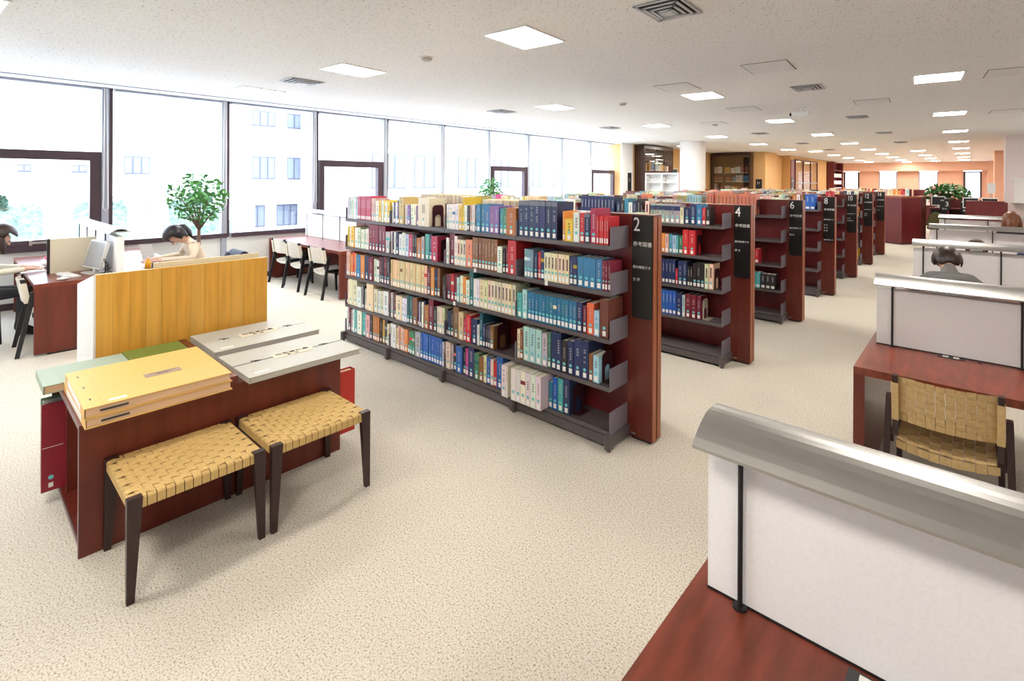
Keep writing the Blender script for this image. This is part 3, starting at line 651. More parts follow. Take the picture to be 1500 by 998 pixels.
bookend(-3.595, 0, 1, PLUM, 'dark plum arched bookend on the second shelf of bookcase two')
bookend(-3.566, 0, 2, mat('grey_enamel', (0.40, 0.40, 0.38), 0.4, noise=0.05, nscale=(9, 9, 9)), 'grey arched bookend on the third shelf of bookcase two')
bookend(-2.875, 0, 3, PLUM, 'dark plum arched bookend beside the empty gap, fourth shelf of bookcase two')
bookend(-1.875, 0, 3, PLUM, 'dark plum arched bookend near the sign panel, fourth shelf of bookcase two')
bookend(-2.118, 0, 4, PLUM, 'dark arched bookend against the navy book, bottom shelf of bookcase two')
bookend(-2.055, 1, 1, PLUM, 'dark plum bookend beside the two red volumes of bookcase four')
bookend(-1.878, 1, 2, PLUM, 'dark plum bookend beside the cream volumes of bookcase four')
bookend(-1.995, 1, 3, BEI, 'beige arched bookend beside the maroon volumes of bookcase four')
bookend(-2.09, 2, 0, PLUM, 'dark plum bookend beside the salmon volumes of bookcase six')
# shelf tag on bookcase 2
for (x, t_) in ((-2.33, 1), (-3.09, 1), (-3.35, 2)):
    tg = MB().box(-.013, .013, -.003, 0, -.022, .012).build('shelf_tag', PAPERW); tg.location = (x, ROW0-.2475, ZB[t_]-0.008)
    tag(tg, 'small white tag clipped to a shelf edge of bookcase two', 'tag', 'shelf edge tags')
# ================================================================ ATLAS CABINET
XA0, XA1, YA0, YA1, ZA = -4.10, -3.115, 0.41, 1.745, 0.628
cb = thing('atlas_cabinet', 'low open-ended red wood cabinet for atlases with two bays', 'cabinet', (-3.6, 1.08, 0))
def cbx(n, x0, x1, y0, y1, z0, z1, m=WOOD):
    return MB().box(x0+3.6, x1+3.6, y0-1.08, y1-1.08, z0, z1).build(n, m, cb)
cbx('front_panel', XA1-0.022, XA1, YA0, YA1, 0, ZA-0.022)
cbx('rear_panel', XA0, XA0+0.022, YA0, YA1, 0, ZA-0.022)
cbx('top_board', XA0, XA1, YA0, YA1, ZA-0.022, ZA)
cbx('bottom_board', XA0+0.022, XA1-0.022, YA0+0.004, YA1-0.004, 0.05, 0.072)
cbx('divider', XA0+0.022, XA1-0.022, 1.07, 1.10, 0.072, ZA-0.022)
cbx('divider_ridge', XA0, XA1, 1.068, 1.108, ZA, ZA+0.045)
EDG = mat('mauve_cabinet_edge', (0.20, 0.12, 0.13), 0.35, noise=0.2, nscale=(12, 12, 12))
cbx('edge_trim', XA1-0.022, XA1, YA0-0.003, YA0, 0.0, ZA, EDG); cbx('edge_trim', XA0, XA1-0.022, YA0-0.003, YA0, ZA-0.022, ZA, EDG); cbx('edge_trim', XA0, XA1-0.022, YA0-0.003, YA0, 0.05, 0.072, EDG)
cbx('inner_upright', -3.70, -3.675, YA0+0.02, 1.07, 0.072, ZA-0.022)

def folder(name, label, cat, x0, x1, y0, y1, z, th, cover, pages, group=None, rz=0.0, spine='-y', hinge=True):
    cx_, cy_ = (x0+x1)/2, (y0+y1)/2; a, b = (x1-x0)/2, (y1-y0)/2
    t = thing(name, label, cat, (cx_, cy_, z), rz, group)
    bt = 0.004
    cv = MB().box(-a, a, -b, b, 0, bt).box(-a, a, -b, b, th-bt, th)
    if spine == '-y': cv.box(-a, a, -b, -b+bt, bt, th-bt)
    if spine == '-x': cv.box(-a, -a+bt, -b, b, bt, th-bt)
    c = cv.build('cover', cover, t)
    if hinge:
        MB().box(-a, a, -b+0.075, -b+0.083, th, th+0.0012).build('hinge_ridge', cover, c)
    MB().box(-a+0.008, a-0.008, -b+0.008, b-0.008, bt, th-bt).build('pages', pages, t)
    return t, a, b
TANC = mat('tan_buckram', (0.80, 0.50, 0.16), 0.55, noise=0.06, nscale=(40, 40, 40))
PAGEC = mat('peach_page_block', (0.78, 0.54, 0.34), 0.7, noise=0.12, nscale=(3, 3, 200))
for k in range(2):
    t, a, b = folder('portfolio', ['lower tan portfolio of the stacked pair on the atlas cabinet', 'upper tan portfolio with a grey title plate, atop its twin on the cabinet'][k], 'portfolio', -3.69+0.006*k, -3.047-0.03*(1-k)*0, 0.42, 1.055, ZA+0.0005+0.0488*k, 0.047, TANC, PAGEC, rz=R(-0.7*k))
    mk = MB().box(a, a+0.0006, -b+0.06, -b+0.17, 0.019, 0.029); mk.build('edge_stamp', INK, t)
    MB().box(-a+0.1, a-0.1, -b-0.001, -b, 0.008, 0.04).build('spine_label', PAPERW, t)
    if k == 1:
        pl = MB().box(0.01, 0.075, -0.03, 0.14, 0.047, 0.0482).build('title_plate', mat('grey_title_plate', (0.40, 0.31, 0.25), 0.4, noise=0.1, nscale=(40, 40, 40)), t)
        for q, (u, n) in enumerate([(0.025, 0.13), (0.038, 0.07), (0.05, 0.05)]):
            MB().box(u, u+0.004, 0.055-n/2, 0.055+n/2, 0.0482, 0.0486).build('print_line', INK, pl)
        MB().box(a-0.06, a-0.035, -b+0.1, -b+0.17, 0.047, 0.0476).build('sticker', PAPERW, t)
        for u in (-0.2, 0.0, 0.2): MB().box(u-.012, u+.012, -b+0.035, -b+0.042, 0.047, 0.048).build('cord_stud', DARKW, t)
GREENG = mat('grey_green_buckram', (0.36, 0.45, 0.36), 0.6, noise=0.06, nscale=(40, 40, 40))
OLIVE = mat('olive_green_buckram', (0.20, 0.26, 0.045), 0.6, noise=0.1, nscale=(40, 40, 40))
TEALP = mat('aqua_card', (0.25, 0.55, 0.46), 0.6, noise=0.05, nscale=(40, 40, 40))
folder('portfolio', 'grey green portfolio overhanging the cabinet end behind the tan pair', 'portfolio', -4.05, -3.70, 0.335, 0.74, ZA+0.0005, 0.045, GREENG, PAGEC)
folder('portfolio', 'olive green portfolio lying beside the grey green one', 'portfolio', -4.08, -3.70, 0.745, 1.062, ZA+0.0005, 0.045, OLIVE, PAGEC, hinge=False)
o = MB().box(-.05, .05, -.19, .19, 0, .002).build('aqua_card', TEALP); o.location = (-3.76, 0.77, ZA+0.0470); tag(o, 'aqua card lying on the green portfolios behind the tan pair', 'card')
GREYP = mat('pale_grey_board', (0.52, 0.52, 0.47), 0.55, noise=0.05, nscale=(40, 40, 40))
GREYQ = mat('grey_board_edge', (0.60, 0.59, 0.54), 0.6, noise=0.05, nscale=(40, 40, 40))
def grey_folder(label, x0, x1, z, th):
    t, a, b = folder('map_folder', label, 'folder', x0, x1, 1.145, 1.86, z, th, GREYP, GREYQ, hinge=False)
    MB().box(-0.004, 0.004, -b, b, th, th+0.0012).build('tie_ribbon', INK if x0 > -3.7 else GREYQ, t)
    for y_ in (-b*0.62, b*0.62): MB().tube([(-.012, y_-.03, th+.004), (0, y_, th+.006), (.012, y_+.03, th+.004)], .0022, 6).box(-.006, .006, y_-.008, y_+.008, th, th+.006).build('tie_knot', INK, t)
    pl = MB().box(-0.045, 0.045, -0.12, 0.14, th+0.0014, th+0.0022).build('title_label', mat('cream_label', (0.78, 0.70, 0.55), 0.7, noise=0.04, nscale=(40, 40, 40)), t)
    text('地図資料集', 0.042, pl, INK, (0.0, -0.10, th+0.0026), (0, 0, R(90)), 'print', xs=1.05)
    text('第一帙', 0.026, pl, INK, (0.034, -0.04, th+0.0026), (0, 0, R(90)), 'print')
    MB().box(a-.07, a-.045, -b+.05, -b+.13, th, th+.0008).build('sticker', PAPERW, t)
grey_folder('pale grey map folder with cream label, behind the other grey one on the cabinet', -4.12, -3.61, ZA+0.0005, 0.05)
grey_folder('pale grey map folder tied with dark ribbon at the cabinet front edge', -3.56, -3.05, ZA+0.0005, 0.034)
# binders slid into the open ends
REDB = mat('maroon_binder', (0.28, 0.014, 0.030), 0.4, noise=0.1, nscale=(20, 20, 20))
for x, c, y0, z1, lab in [(-3.79, REDB, 0.335, 0.545, 'maroon binder sticking out of the cabinet end beside the portfolios'), (-3.83, mat('grey_binder', (0.4, 0.42, 0.42), 0.5, noise=0.05, nscale=(20, 20, 20)), 0.345, 0.555, 'thin grey binder sticking out of the cabinet end'), (-3.862, mat('green_binder', (0.10, 0.20, 0.13), 0.5, noise=0.05, nscale=(20, 20, 20)), 0.34, 0.56, 'thin dark green binder at the cabinet end behind the maroon one')]:
    t = thing('binder', lab, 'binder', (x, y0, 0.0725), 0)
    MB().box(0, .003, 0, .5, 0, z1-.07).box(.024, .027, 0, .5, 0, z1-.07).box(.003, .024, 0, .003, 0, z1-.07).build('cover', c, t)
    MB().box(.003, .024, .006, .49, .004, z1-.08).build('pages', PAGEC, t)
    if c is REDB:
        MB().box(.027, .0276, .03, .05, .02, .045).build('call_label', PAPERW, t)
        MB().tube([(.0275, .04, .075), (.0283, .04, .075)], .012, 12).build('round_sticker', CYAN, t)
        MB().box(.027, .0275, .005, .09, .24, .243).build('cover_line', PAPERW, t)
t = thing('binder', 'bright red binder sticking out of the far cabinet end under the grey folders', 'binder', (-3.22, 1.40, 0.0725))
MB().box(0, .004, 0, .48, 0, .42).box(.056, .06, 0, .48, 0, .42).box(.004, .056, .476, .48, 0, .42).build('cover', mat('bright_red_binder', (0.55, 0.03, 0.02), 0.45, noise=0.06, nscale=(20, 20, 20)), t)
MB().box(.004, .056, .01, .47, .004, .41).build('pages', PAGEC, t)

# ================================================================ WOVEN STOOLS
def strap(length, drop, n, phase, wdt, m, parent, amp=0.0036, th=0.003):
    # runs along local y over a seat of that length, weaving over and under n crossing straps, wrapping down both ends
    prof = [(-length/2, -drop)] + [(-length/2, -0.006)]
    k = n*2
    for q in range(k+1):
        y = -length/2 + 0.006 + (length-0.012)*q/k
        ph = (q % 2 == 1)
        z = amp*(1 if ((q//2 + phase) % 2 == 0) else -1) if ph else 0.0
        prof.append((y, z))
    prof += [(length/2, -0.006), (length/2, -drop)]
    mb = MB(); ring = []
    for (y, z) in prof: ring.append((y, z))
    n0 = 0
    for y, z in ring:
        mb.v += [(-wdt/2, y, z), (wdt/2, y, z), (wdt/2, y*(1-th/length*2), z-th), (-wdt/2, y*(1-th/length*2), z-th)]
    for q in range(len(ring)-1):
        a = q*4; b = a+4
        for (i, j) in ((0, 1), (1, 2), (2, 3), (3, 0)):
            mb.f.append((a+j, a+i, b+i, b+j)); mb.c.append(None); mb.m.append(0)
    me = mb.mesh('strap'); me.materials.append(m)
    return me
def leg_mesh(tw, tw2, h, m, flare=0.0):
    a, b = tw/2, tw2/2
    return MB().hexa([(-b, -b*.7, 0), (b, -b*.7, 0), (b, b*.7, 0), (-b, b*.7, 0), (-a, -a*.62, h), (a, -a*.62, h), (a, a*.62, h), (-a, a*.62, h)])
def make_stool(label, loc):
    SX, SY, H = 0.49, 0.565, 0.44
    t = thing('woven_stool', label, 'stool', loc, 0, 'woven stools in front of the atlas cabinet')
    # straps along y (long) and along x (across)
    na, nb = 10, 14
    wa, wb_ = (SX-0.06)/na, (SY-0.075)/nb
    me = [strap(SY-0.012, 0.045, nb, p, wa*0.9, TAN, t) for p in (0, 1)]
    for k in range(na):
        o = link('strap', me[k % 2], t); o.location = (-SX/2+0.03+wa*(k+.5), 0, H-0.004)
    me2 = [strap(SX-0.012, 0.045, na, p, wb_*0.9, TAN, t) for p in (1, 0)]
    for k in range(nb):
        o = link('strap', me2[k % 2], t); o.location = (0, -SY/2+0.0375+wb_*(k+.5), H-0.004); o.rotation_euler = (0, 0, R(-90))
    MB().box(-SX/2+.012, SX/2-.012, -SY/2+.012, SY/2-.012, H-.05, H-.0125).build('seat_frame', DARKW, t)
    for sx in (-1, 1):
        for sy in (-1, 1):
            x, y = sx*(SX/2-0.017), sy*(SY/2-0.024)
            T, B = 0.024, 0.013
            xi, yi = x, y
            xo, yo = sx*(SX/2), sy*(SY/2)
            # outer faces stay upright while the inner faces taper
            def rr(wx, wy, z): return [(xo, yo, z), (xo - sx*wx, yo, z), (xo - sx*wx, yo - sy*wy, z), (xo, yo - sy*wy, z)]
            lo, hi = rr(0.024, 0.028, 0), rr(0.034, 0.056, H+0.001)
            if sx*sy < 0: lo, hi = lo[::-1], hi[::-1]
            MB().hexa(lo+hi).build('leg', DARKW, t)
    return t
make_stool('woven tan stool in front of the tan portfolios on the cabinet', (-2.866, 0.782, 0))
make_stool('woven tan stool in front of the grey map folders on the cabinet', (-2.862, 1.377, 0))

# ================================================================ YELLOW-BACKED TERMINAL STAND (behind the cabinet)
ST = thing('terminal_stand', 'stand with golden veneer back and white chamfered sides behind the atlas cabinet', 'stand', (-4.2, 1.17, 0))
YL, YR_, ZT = 0.63-1.17, 1.71-1.17, 1.172
core = MB().box(-0.035, -0.006, YL, YR_, 0, ZT).build('back_board', mat('pale_board_edge', (0.78, 0.62, 0.36), 0.6, noise=0.1, nscale=(9, 9, 9)), ST)
nv = 12; W = (YR_-YL)/nv
for k in range(nv):
    MB().box(-0.006, 0.0 - (0.0006 if k % 2 else 0), YL+W*k+0.0006, YL+W*(k+1)-0.0006, 0.0, ZT).build('veneer_strip', YELW if k % 3 else YELJ, core)
for y0, y1 in ((YL-0.012, YL), (YR_-0.02, YR_-0.002)):
    if y0 > 0: MB().prism([(-0.036, 0), (-0.036, ZT-.02), (-0.62, 1.02), (-0.62, 0)], 'y', y0, y1).build('side_panel', WHITE, ST)
    else: MB().prism([(0.0, 0), (0.0, ZT), (-0.62, 1.03), (-0.62, 0)], 'y', y0, y1).build('side_panel', WHITE, ST)
MB().box(-0.60, -0.036, YL, YR_-0.02, 0.70, 0.73).build('desk_board', WHITE, ST)
t = thing('folder', 'cream board folder leaning behind the golden stand', 'folder', (-4.245, 1.28, 0.7305))
MB().box(-0.02, 0, -0.33, 0.38, 0, 0.475).build('cover', mat('cream_board', (0.80, 0.70, 0.48), 0.6, noise=0.04, nscale=(20, 20, 20)), t)
MB().box(-0.022, 0.002, -0.336, -0.33, 0, 0.478).build('edge_binding', INK, t)
# ================================================================ CARRELS (double-sided desks with fabric screens and aluminium hoods)
def hood_mesh(L, hw, sag, th=0.007, n=14):
    top = [(-hw + 2*hw*k/n, sag*(1-((-1+2*k/n)**2))) for k in range(n+1)]
    bot = [(y, z-th) for y, z in top]
    return MB().prism(top + bot[::-1], 'x', 0, L)
def make_carrel(label, x0, yc, L, ze=1.138, sag=0.056, hw=0.127, posts=5, sp=0.6, depth=0.645, cat='desk', group=None, zd=0.73, outlets=True, endpanel=True, pane_top=1.097):
    t = thing('carrel_desk', label, cat, (x0, yc, 0), 0, group)
    MB().box(0, L, -depth, depth, zd-0.042, zd).build('desk_top', WOODH, t)
    for xa in (0.0, L-0.055):
        MB().box(xa, xa+0.055, -depth+0.001, depth-0.001, 0.02, zd-0.042).build('end_leg', WOOD, t)
        MB().box(xa+0.01, xa+0.045, -depth+0.1, depth-0.1, 0.0, 0.02).build('foot_strip', BLKST, t)
    if not outlets: MB().box(0.055, L-0.055, -0.012, 0.012, 0.12, zd-0.042).build('modesty_panel', WOOD, t)
    else: MB().box(0.055, L-0.055, -0.02, 0.02, zd-0.10, zd-0.042).build('under_beam', WOOD, t)
    MB().box(0.04, L-0.04, -0.034, 0.034, zd+0.004, pane_top).build('screen', SCREEN, t)
    MB().box(0.04, L-0.04, -0.036, 0.036, zd, zd+0.006).build('screen_track', BLKST, t)
    h = hood_mesh(L-0.06, hw, sag); 
    ho = h.build('hood', ALU, t, loc=(0.034, 0, ze))
    MB().box(0.05, L-0.05, -hw*.62, hw*.62, ze+sag*.55-.02, ze+sag*.55-.005).build('hood_rib', ALU, t)
    for k in range(posts):
        px = 0.125 + sp*k
        if px > L-0.05: break
        for s in (-1, 1):
            y_ = s*0.046
            p = MB().tube([(px, y_, zd), (px, y_, ze+sag*.45)], 0.0062, 10).build('post', BLKST, t)
            MB().tube([(px, y_, zd), (px, y_, zd+.006)], .017, 14).build('flange', BLKST, p)
    if outlets:
        for k in range(3):
            ox = 0.355 + 0.9*k
            if ox > L - 0.3: break
            for s in (-1, 1):
                fr = MB().box(ox, ox+.125, s*0.047, s*0.095, zd, zd+.003).build('outlet_box', INK, t)
                MB().box(ox+.022, ox+.05, s*0.056, s*0.086, zd+.003, zd+.006).box(ox+.072, ox+.10, s*0.056, s*0.086, zd+.003, zd+.006).build('socket', PAPERW, fr)
                MB().tube([(ox+.19, s*.075, zd), (ox+.19, s*.075, zd+.004)], .009, 10).build('cable_grommet', BLKST, t)
    return t
CY = [1.378, 4.175, 7.02, 9.86, 12.87]
CN_ = ['carrel desk with a long aluminium hood, nearest the atlas cabinet', 'carrel desk with an empty woven chair pulled up to it', 'carrel desk where a person in grey rests their head', 'carrel desk between the grey jacket reader and the auburn haired reader', 'carrel desk standing closest to the service counter']
for k, y in enumerate(CY):
    make_carrel(CN_[k], -0.552+0.045*min(k, 1), y, 3.6, posts=6, group='carrel desks in a row')

# ================================================================ CHAIRS
def weave_patch(nu, nv, P, N, m_w, amp=0.003):
    # P(u,v) -> point, N(u,v) -> normal ; basket weave as raised and sunken cells
    mb = MB()
    for i in range(nu):
        for j in range(nv):
            up = (i+j) % 2
            u0, u1, v0, v1 = i/nu, (i+1)/nu, j/nv, (j+1)/nv
            g = 0.05
            if up: u0 += g/nu; u1 -= g/nu
            else: v0 += g/nv; v1 -= g/nv
            def Q(u, v, o): return tuple(Vector(P(u, v)) + Vector(N(u, v))*o)
            um, vm = (u0+u1)/2, (v0+v1)/2
            if up:
                mb.quad(Q(u0, v0, 0), Q(u1, v0, 0), Q(u1, vm, amp), Q(u0, vm, amp)); mb.quad(Q(u0, vm, amp), Q(u1, vm, amp), Q(u1, v1, 0), Q(u0, v1, 0))
                mb.quad(Q(u0, v0, -.004), Q(u0, v1, -.004), Q(u1, v1, -.004), Q(u1, v0, -.004))
            else:
                mb.quad(Q(u0, v0, 0), Q(um, v0, amp), Q(um, v1, amp), Q(u0, v1, 0)); mb.quad(Q(um, v0, amp), Q(u1, v0, 0), Q(u1, v1, 0), Q(um, v1, amp))
                mb.quad(Q(u0, v0, -.004), Q(u0, v1, -.004), Q(u1, v1, -.004), Q(u1, v0, -.004))
    return mb
def make_chair(label, loc, rz, web, legm, group):
    t = thing('woven_chair', label, 'chair', loc, rz, group)
    W = 0.205
    # seat: dished webbing between two side rails
    SP = lambda u, v: (-W+2*W*u, 0.20-0.40*v, 0.425 - 0.035*sin(pi*u)*0.6 - 0.02*v)
    SN = lambda u, v: (0, 0, 1)
    s = weave_patch(9, 9, SP, SN, web); s.build('seat_webbing', web, t)
    MB().box(-W, W, .185, .2, .385, .43).build('front_rail', legm, t)
    RP = lambda u, v: (-W+2*W*u, -0.202 - 0.012*sin(pi*u), 0.405 - 0.021*sin(pi*u) - 0.045*v)
    weave_patch(9, 1, RP, lambda u, v: (0, -1, 0), web, 0.001).build('rear_wrap', web, t)
    BP = lambda u, v: (-W+0.01+2*(W-0.01)*u, -0.225 - 0.045*v - 0.045*sin(pi*u), 0.525 + 0.245*v)
    BN = lambda u, v: (0.35*cos(pi*u), -0.97, -0.15)
    b = weave_patch(10, 7, BP, BN, web); b.build('back_webbing', web, t)
    for s_ in (-1, 1):
        MB().hexa([(s_*W-.012, -.245, .44), (s_*W+.012, -.245, .44), (s_*W+.012, -.205, .44), (s_*W-.012, -.205, .44), (s_*W-.012, -.295, .775), (s_*W+.012, -.295, .775), (s_*W+.012, -.255, .775), (s_*W-.012, -.255, .775)]).build('back_post', legm, t)
        bw = MB().hexa([(s_*W-.015, -.262, .53), (s_*W+.015, -.262, .53), (s_*W+.015, -.21, .53), (s_*W-.015, -.21, .53), (s_*W-.015, -.292, .735), (s_*W+.015, -.292, .735), (s_*W+.015, -.245, .735), (s_*W-.015, -.245, .735)])
        bw.build('post_wrap', web, t)
        MB().hexa([(s_*.252-.013, -.33, 0), (s_*.252+.013, -.33, 0), (s_*.252+.013, -.295, 0), (s_*.252-.013, -.295, 0), (s_*.236-.014, -.215, .64), (s_*.236+.014, -.215, .64), (s_*.236+.014, -.17, .64), (s_*.236-.014, -.17, .64)]).build('rear_leg', legm, t)
        MB().hexa([(s_*.225-.012, .19, 0), (s_*.225+.012, .19, 0), (s_*.225+.012, .22, 0), (s_*.225-.012, .22, 0), (s_*.22-.015, .165, .43), (s_*.22+.015, .165, .43), (s_*.22+.015, .205, .43), (s_*.22-.015, .205, .43)]).build('front_leg', legm, t)
        MB().box(s_*W-.012, s_*W+.03*s_, -.2, .2, .385, .425).build('side_rail', legm, t)
    return t
ch0 = make_chair('tan woven chair with dark legs, pushed to a hooded carrel desk', (-0.095, 3.66, 0), 0, TANB, DARKW, 'woven chairs')
dup(ch0, (0.62, 4.72, 0), pi, 'tan woven chair on the far side of the second carrel desk')
dup(ch0, (1.05, 3.66, 0), 0, 'tan woven chair further along the second carrel desk')
dup(ch0, (-0.10, 6.12, 0), 0, 'tan woven chair under the reader in the grey jacket')
dup(ch0, (0.05, 8.84, 0), 0, 'tan woven chair under the dark haired reader between carrel desks')
dup(ch0, (0.50, 11.9, 0), 0, 'tan woven chair under the auburn haired reader')
dup(ch0, (0.64, 8.98, 0), 0, 'tan woven chair under the reader in navy')
chw = make_chair('woven chair with daylit webbing at the window table, next to the aisle end', (-7.42, 4.01, 0), R(2), DAYLITW, BLKST, 'woven chairs')  # same chair model as at the carrels, coloured paler for window light
dup(chw, (-8.22, 4.01, 0), R(3), 'woven chair with daylit webbing at the window table, between two others')
dup(chw, (-8.87, 4.06, 0), R(4), 'woven chair with daylit webbing at the window table, closest to the glass')
dup(chw, (-7.27, 0.76, 0), R(-1), 'woven chair with daylit webbing at the computer table, next to the aisle end')
dup(chw, (-7.98, 0.14, 0), R(3), 'woven chair with daylit webbing under the reader in cream by the beige divider')
dup(chw, (-7.65, 2.44, 0), pi, 'woven chair with daylit webbing behind the ponytail reader')
# ================================================================ WINDOW-SIDE TABLES
make_carrel('long computer table with white hooded screen, by the window', -9.45, 1.26, 2.5, ze=1.19, sag=0.05, hw=0.105, depth=0.70, cat='table', group='window-side tables', outlets=False, pane_top=1.15)
make_carrel('long window table with white hooded screen and three empty chairs', -9.45, 4.57, 2.53, ze=1.19, sag=0.05, hw=0.105, depth=0.70, cat='table', group='window-side tables', outlets=False, pane_top=1.15)
ZD = 0.7305
t = thing('desk_divider', 'beige desktop privacy panel with a dark front edge', 'divider', (-7.62, 0.93, ZD))
MB().box(-.012, .012, -.19, .21, 0, .385).build('panel', mat('beige_divider', (0.72, 0.66, 0.52), 0.7, noise=0.05, nscale=(60, 60, 60)), t)
MB().box(-.016, .016, -.215, -.19, 0, .39).build('edge_post', BLKST, t)
t = thing('computer_monitor', 'thin pale grey monitor on a stand at the computer table', 'monitor', (-7.33, 1.08, ZD), R(12))
GRYP = mat('pale_grey_plastic', (0.66, 0.66, 0.64), 0.4, noise=0.03, nscale=(20, 20, 20))
MB().hexa([(-.2, -.03, .06), (.2, -.03, .06), (.2, .005, .06), (-.2, .005, .06), (-.2, .05, .36), (.2, .05, .36), (.2, .085, .36), (-.2, .085, .36)]).build('casing', GRYP, t)
MB().hexa([(-.185, -.031, .075), (.185, -.031, .075), (.185, -.028, .075), (-.185, -.028, .075), (-.185, .046, .345), (.185, .046, .345), (.185, .05, .345), (-.185, .05, .345)]).build('display', mat('grey_display', (0.35, 0.36, 0.38), 0.25, noise=0.05, nscale=(9, 9, 9)), t)
MB().box(-.11, .11, -.08, .09, 0, .012).hexa([(-.03, .0, .012), (.03, .0, .012), (.03, .04, .012), (-.03, .04, .012), (-.03, .01, .1), (.03, .01, .1), (.03, .05, .1), (-.03, .05, .1)]).build('stand', GRYP, t)
t = thing('keyboard', 'pale keyboard in front of the monitor', 'keyboard', (-7.32, 0.86, ZD), R(8))
MB().box(-.19, .19, -.06, .06, 0, .014).build('base', GRYP, t)
for r_ in range(4):
    for c_ in range(13): MB().box(-.182+c_*.028, -.182+c_*.028+.023, -.052+r_*.026, -.052+r_*.026+.021, .014, .019).build('key', PAPERW, t)
t = thing('computer_mouse', 'cream computer mouse near the table end', 'mouse', (-7.05, 0.79, ZD), R(15))
MB().ball((0, 0, 0.016), (.035, .055, .0155), 14, 8).build('shell', PAPERW, t, smooth=True); MB().box(-.002, .002, .01, .05, .024, .0318).build('button_seam', INK, t)
for k in range(4):
    pts = [(-7.16+.03*k, 1.13, ZD+.004), (-7.12+.02*k, 1.17, ZD+.05+.03*k), (-7.06-.01*k, 1.19-.02*k, ZD+.09+.03*k), (-7.01+.008*k, 1.15, ZD+.04), (-6.99+.01*k, 1.10+.02*k, ZD+.004)]
    o = MB().tube(pts, .004, 6).build('cable', BLKST, smooth=True); tag(o, 'loose black cable looped behind the monitor', 'cable', 'cables behind the monitor')
t = thing('pouch', 'white and pink soft pouch lying on the computer table', 'pouch', (-8.25, 0.80, ZD))
MB().ball((0, 0, .05), (.12, .09, .05), 14, 8).build('body', WHITE, t, smooth=True); MB().ball((.03, .01, .105), (.07, .06, .035), 12, 8).build('pink_bundle', mat('pink_cloth', (0.75, 0.16, 0.32), 0.8, noise=0.2, nscale=(20, 20, 20)), t, smooth=True)
t = thing('juice_bottle', 'small orange juice bottle on the computer table', 'bottle', (-7.15, 1.55, ZD))
MB().tube([(0, 0, 0), (0, 0, .09), (0, 0, .115), (0, 0, .13)], [.032, .032, .014, .013], 16).build('bottle_body', mat('orange_juice', (0.85, 0.42, 0.02), 0.3, noise=0.3, nscale=(60, 60, 60)), t, smooth=True)
MB().tube([(0, 0, .13), (0, 0, .15)], .016, 14).build('cap', mat('peach_cap', (0.8, 0.5, 0.38), 0.5, noise=0.05, nscale=(9, 9, 9)), t)
for k, (x, y, a, lab) in enumerate([(-7.55, 1.62, 6, 'loose white sheet under the ponytail reader hands'), (-7.25, 1.72, -10, 'loose white sheet beside the juice bottle'), (-7.95, 1.72, 14, 'open white notebook page before the ponytail reader'), (-8.0, 0.62, 5, 'white sheet in front of the reader in cream')]):
    o = MB().box(-.15, .15, -.105, .105, 0, .0015).build('paper_sheet', PAPERW); o.location = (x, y, ZD + .0006*k); o.rotation_euler = (0, 0, R(a)); tag(o, lab, 'paper')
o = MB().tube([(-7.12, 1.66, ZD+.008), (-7.02, 1.74, ZD+.008)], .005, 8).build('pen', BLKST); tag(o, 'black pen beside the juice bottle', 'pen')
t = thing('open_book', 'open upright book read by the ponytail reader', 'book', (-8.02, 1.80, ZD), R(200))
for s in (-1, 1):
    MB().hexa([(0, -.002, .0), (s*.13, .05, .0), (s*.13, .058, .0), (0, .006, .0), (0, .05, .2), (s*.13, .10, .2), (s*.13, .108, .2), (0, .058, .2)] if s > 0 else
              [(-.13, .05, 0), (0, -.002, 0), (0, .006, 0), (-.13, .058, 0), (-.13, .10, .2), (0, .05, .2), (0, .058, .2), (-.13, .108, .2)]).build('page_block', mat('printed_page', (0.74, 0.73, 0.69), 0.7, noise=0.2, nscale=(3, 3, 160)), t)

